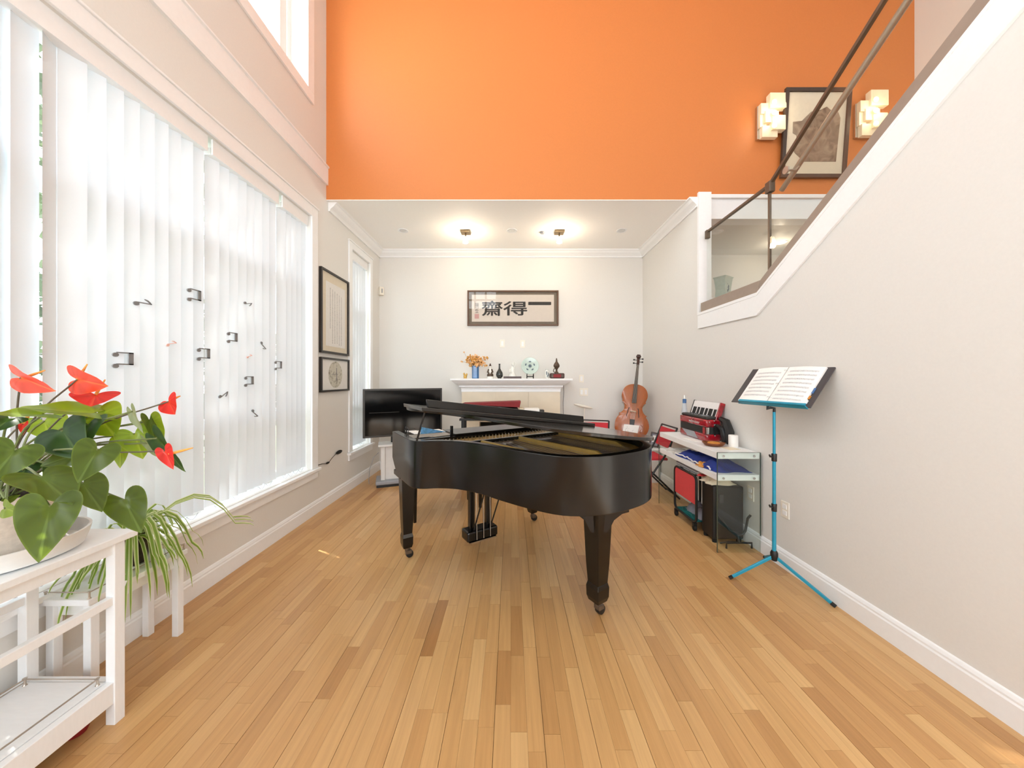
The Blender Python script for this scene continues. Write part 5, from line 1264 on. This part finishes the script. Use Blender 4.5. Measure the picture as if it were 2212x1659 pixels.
def Z4(x, y): return (x/5.027, 780+y/5.027)
def Z5(x, y): return (x/5.027, 1060+y/5.027)
GR = ((.075, .118, .020), (.11, .17, .045), (.12, .18, .03)); DK = ((.03, .07, .02), (.07, .13, .04), (.07, .13, .03)); YL = ((.20, .30, .022), (.28, .37, .05), (.26, .34, .03)); PL = ((.26, .32, .22), (.3, .36, .25), (.22, .28, .18))  # YL: yellow-green with the window backlight put into the leaf colour
crown = Vector((PX, PY, .96))
# joint pixel, tip pixel, depth at joint and tip, width, roll, colour, droop
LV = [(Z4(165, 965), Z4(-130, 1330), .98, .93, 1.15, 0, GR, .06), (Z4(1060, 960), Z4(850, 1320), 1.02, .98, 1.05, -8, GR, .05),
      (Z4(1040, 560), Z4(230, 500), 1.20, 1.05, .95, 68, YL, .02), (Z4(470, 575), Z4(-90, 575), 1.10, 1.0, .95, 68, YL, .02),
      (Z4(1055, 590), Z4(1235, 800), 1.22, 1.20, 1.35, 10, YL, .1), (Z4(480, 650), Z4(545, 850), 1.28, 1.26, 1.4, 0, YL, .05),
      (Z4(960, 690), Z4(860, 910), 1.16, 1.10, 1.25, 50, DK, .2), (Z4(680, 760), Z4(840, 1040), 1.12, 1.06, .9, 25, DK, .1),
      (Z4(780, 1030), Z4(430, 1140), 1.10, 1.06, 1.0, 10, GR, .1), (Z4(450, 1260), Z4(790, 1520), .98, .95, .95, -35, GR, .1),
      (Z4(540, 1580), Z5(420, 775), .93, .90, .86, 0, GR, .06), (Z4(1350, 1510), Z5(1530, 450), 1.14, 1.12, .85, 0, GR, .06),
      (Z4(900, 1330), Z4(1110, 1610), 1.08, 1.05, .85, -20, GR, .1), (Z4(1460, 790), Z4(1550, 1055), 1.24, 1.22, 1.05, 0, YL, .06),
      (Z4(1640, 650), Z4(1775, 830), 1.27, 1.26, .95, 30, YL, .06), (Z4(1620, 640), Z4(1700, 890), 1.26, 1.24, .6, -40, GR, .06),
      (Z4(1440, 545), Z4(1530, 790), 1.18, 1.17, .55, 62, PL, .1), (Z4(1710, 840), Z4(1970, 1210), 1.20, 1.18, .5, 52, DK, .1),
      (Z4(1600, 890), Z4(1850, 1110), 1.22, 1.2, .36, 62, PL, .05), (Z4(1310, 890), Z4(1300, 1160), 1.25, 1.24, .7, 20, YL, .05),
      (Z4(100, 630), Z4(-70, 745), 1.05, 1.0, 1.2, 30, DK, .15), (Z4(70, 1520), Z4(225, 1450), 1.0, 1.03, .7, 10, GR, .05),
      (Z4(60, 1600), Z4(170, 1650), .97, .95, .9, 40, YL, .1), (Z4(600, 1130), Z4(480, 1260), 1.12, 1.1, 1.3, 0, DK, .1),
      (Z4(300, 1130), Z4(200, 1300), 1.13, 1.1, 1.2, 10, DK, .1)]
for k, (a, b_, ya, yb, w_, ro_, cl_, dr) in enumerate(LV):
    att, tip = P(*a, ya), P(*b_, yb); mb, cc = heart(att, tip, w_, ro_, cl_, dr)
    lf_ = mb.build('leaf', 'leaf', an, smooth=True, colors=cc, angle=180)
    base = crown+Vector((random.uniform(-.05, .05), random.uniform(-.05, .05), -.02)); mid = (base+att)/2+Vector((0, 0, .07))
    MB().tube(smoothline([base, mid, att], 4), .0032, 6).build('stalk', 'stem', lf_, smooth=True)
RD = ((.62, .035, .03), (.66, .07, .04), (.68, .06, .04)); RO = ((.66, .07, .03), (.74, .16, .05), (.72, .12, .05))
FL = [(Z4(225, 180), Z4(535, 330), 1.10, 1.06, .55, 45, RO, (Z4(250, 185), Z4(490, 100), 1.10, 1.12)), (Z4(840, 200), Z4(1125, 275), 1.20, 1.17, .8, 28, RO, None),
      (Z4(1040, 365), Z4(985, 480), 1.24, 1.2, 2.1, 20, RD, None), (Z4(1830, 440), Z4(1885, 575), 1.25, 1.23, 1.5, 48, RD, (Z4(1850, 425), Z4(1960, 378), 1.25, 1.27)),
      (Z4(1790, 975), Z4(1870, 1170), 1.14, 1.12, .65, 20, RD, (Z4(1835, 1010), Z4(2095, 942), 1.14, 1.16)), (Z4(250, 680), Z4(245, 800), 1.16, 1.15, .6, 10, RD, None)]
for (a, b_, ya, yb, w_, ro_, cl_, spx) in FL:
    att, tip = P(*a, ya), P(*b_, yb); mb, cc = heart(att, tip, w_, ro_, cl_, .1, .16)
    fw_ = mb.build('flower', 'spathe', an, smooth=True, colors=cc, angle=180)
    base = crown+Vector((random.uniform(-.04, .04), random.uniform(-.04, .04), -.02)); mid = (base*.5+att*.5)+Vector((-.01, 0, .06))
    MB().tube(smoothline([base, mid, att], 4), .0026, 6).build('flower_stalk', 'stemd', fw_, smooth=True)
    if spx: q0, q1 = P(*spx[0], spx[2]), P(*spx[1], spx[3])
    else: q0 = att; q1 = att+Vector((.01, .02, .055))
    MB().tube([q0, (q0+q1)/2, q1], [.0045, .0042, .0018], 8).build('spadix', 'spadix', fw_, smooth=True)

# spider plant
QX, QY = -1.862, 1.67
sc2 = thing('plant_saucer', 'small clear-white saucer under the spider plant', 'saucer', (QX, QY, .4405))
MB().lathe([(.06, 0), (.08, .006), (.088, .016), (.084, .016), (.05, .006)], seg=28).build('dish', 'potw', sc2, world=False, smooth=True)
sp = thing('spider_plant', 'variegated spider plant spilling from a dark pot on the low bench', 'potted plant', (QX, QY, .447))
MB().lathe([(.05, 0), (.056, .004), (.07, .08), (.076, .135), (.066, .135), (.062, .11)], seg=28).build('pot', 'darkpot', sp, world=False, smooth=True)
MB().lathe([(.063, .115), (.0, .122)], seg=20).build('soil', 'soil', sp, world=False)
rs = random.Random(21)
for k in range(58):
    a = rs.uniform(-2.2, 1.6) if k % 3 else rs.uniform(-3.14, 3.14)           # mostly toward the room
    ln = rs.uniform(.14, .30); rise = rs.uniform(.03, .13); drop = rs.uniform(.05, .30)
    if k < 3: a = (.75, .6, .9)[k]; ln = .48; rise = .16; drop = .05
    dx, dy = math.cos(a), math.sin(a); N = 9; mb = MB(); cl = []
    if QX+dx*ln < XL+.07 and not (.62 < QY+dy*ln < 3.2 and False): dx = max(dx, (XL+.09-QX)/ln)
    wd = rs.uniform(.004, .007)
    for i in range(N+1):
        t_ = i/N; c = Vector((QX+dx*ln*(1-(1-t_)**1.6), QY+dy*ln*(1-(1-t_)**1.6), .565+rise*math.sin(math.pi*min(1, t_*1.5))-drop*t_**2.4))
        c.z = max(c.z, .10)
        sd_ = Vector((-dy, dx, .25)).normalized(); w_ = wd*(.45+1.1*math.sin(math.pi*(.15+.8*t_)))*(1 if t_ < .95 else .15)
        for q, hh in ((-1, .003), (-.38, 0), (.38, 0), (1, .003)):
            mb.v.append(c+sd_*w_*q+Vector((0, 0, hh))); cl.append((.74, .76, .52) if abs(q) > .9 else (.20, .32, .05))
    for i in range(N):
        for q in range(3): mb.f.append([4*i+q, 4*i+q+1, 4*i+5+q, 4*i+4+q])
    mb.build('leaf', 'sleaf', sp, smooth=True, colors=cl, angle=180)
# something red tucked under the shelf
tag(MB().lathe([(.03, 0), (.034, .01), (.034, .05), (.028, .062), (.0, .064)], (-1.66, 1.30, .0), 16).build('red_jar', 'darkred', smooth=True), 'small dark red jar on the floor under the plant shelf', 'jar')
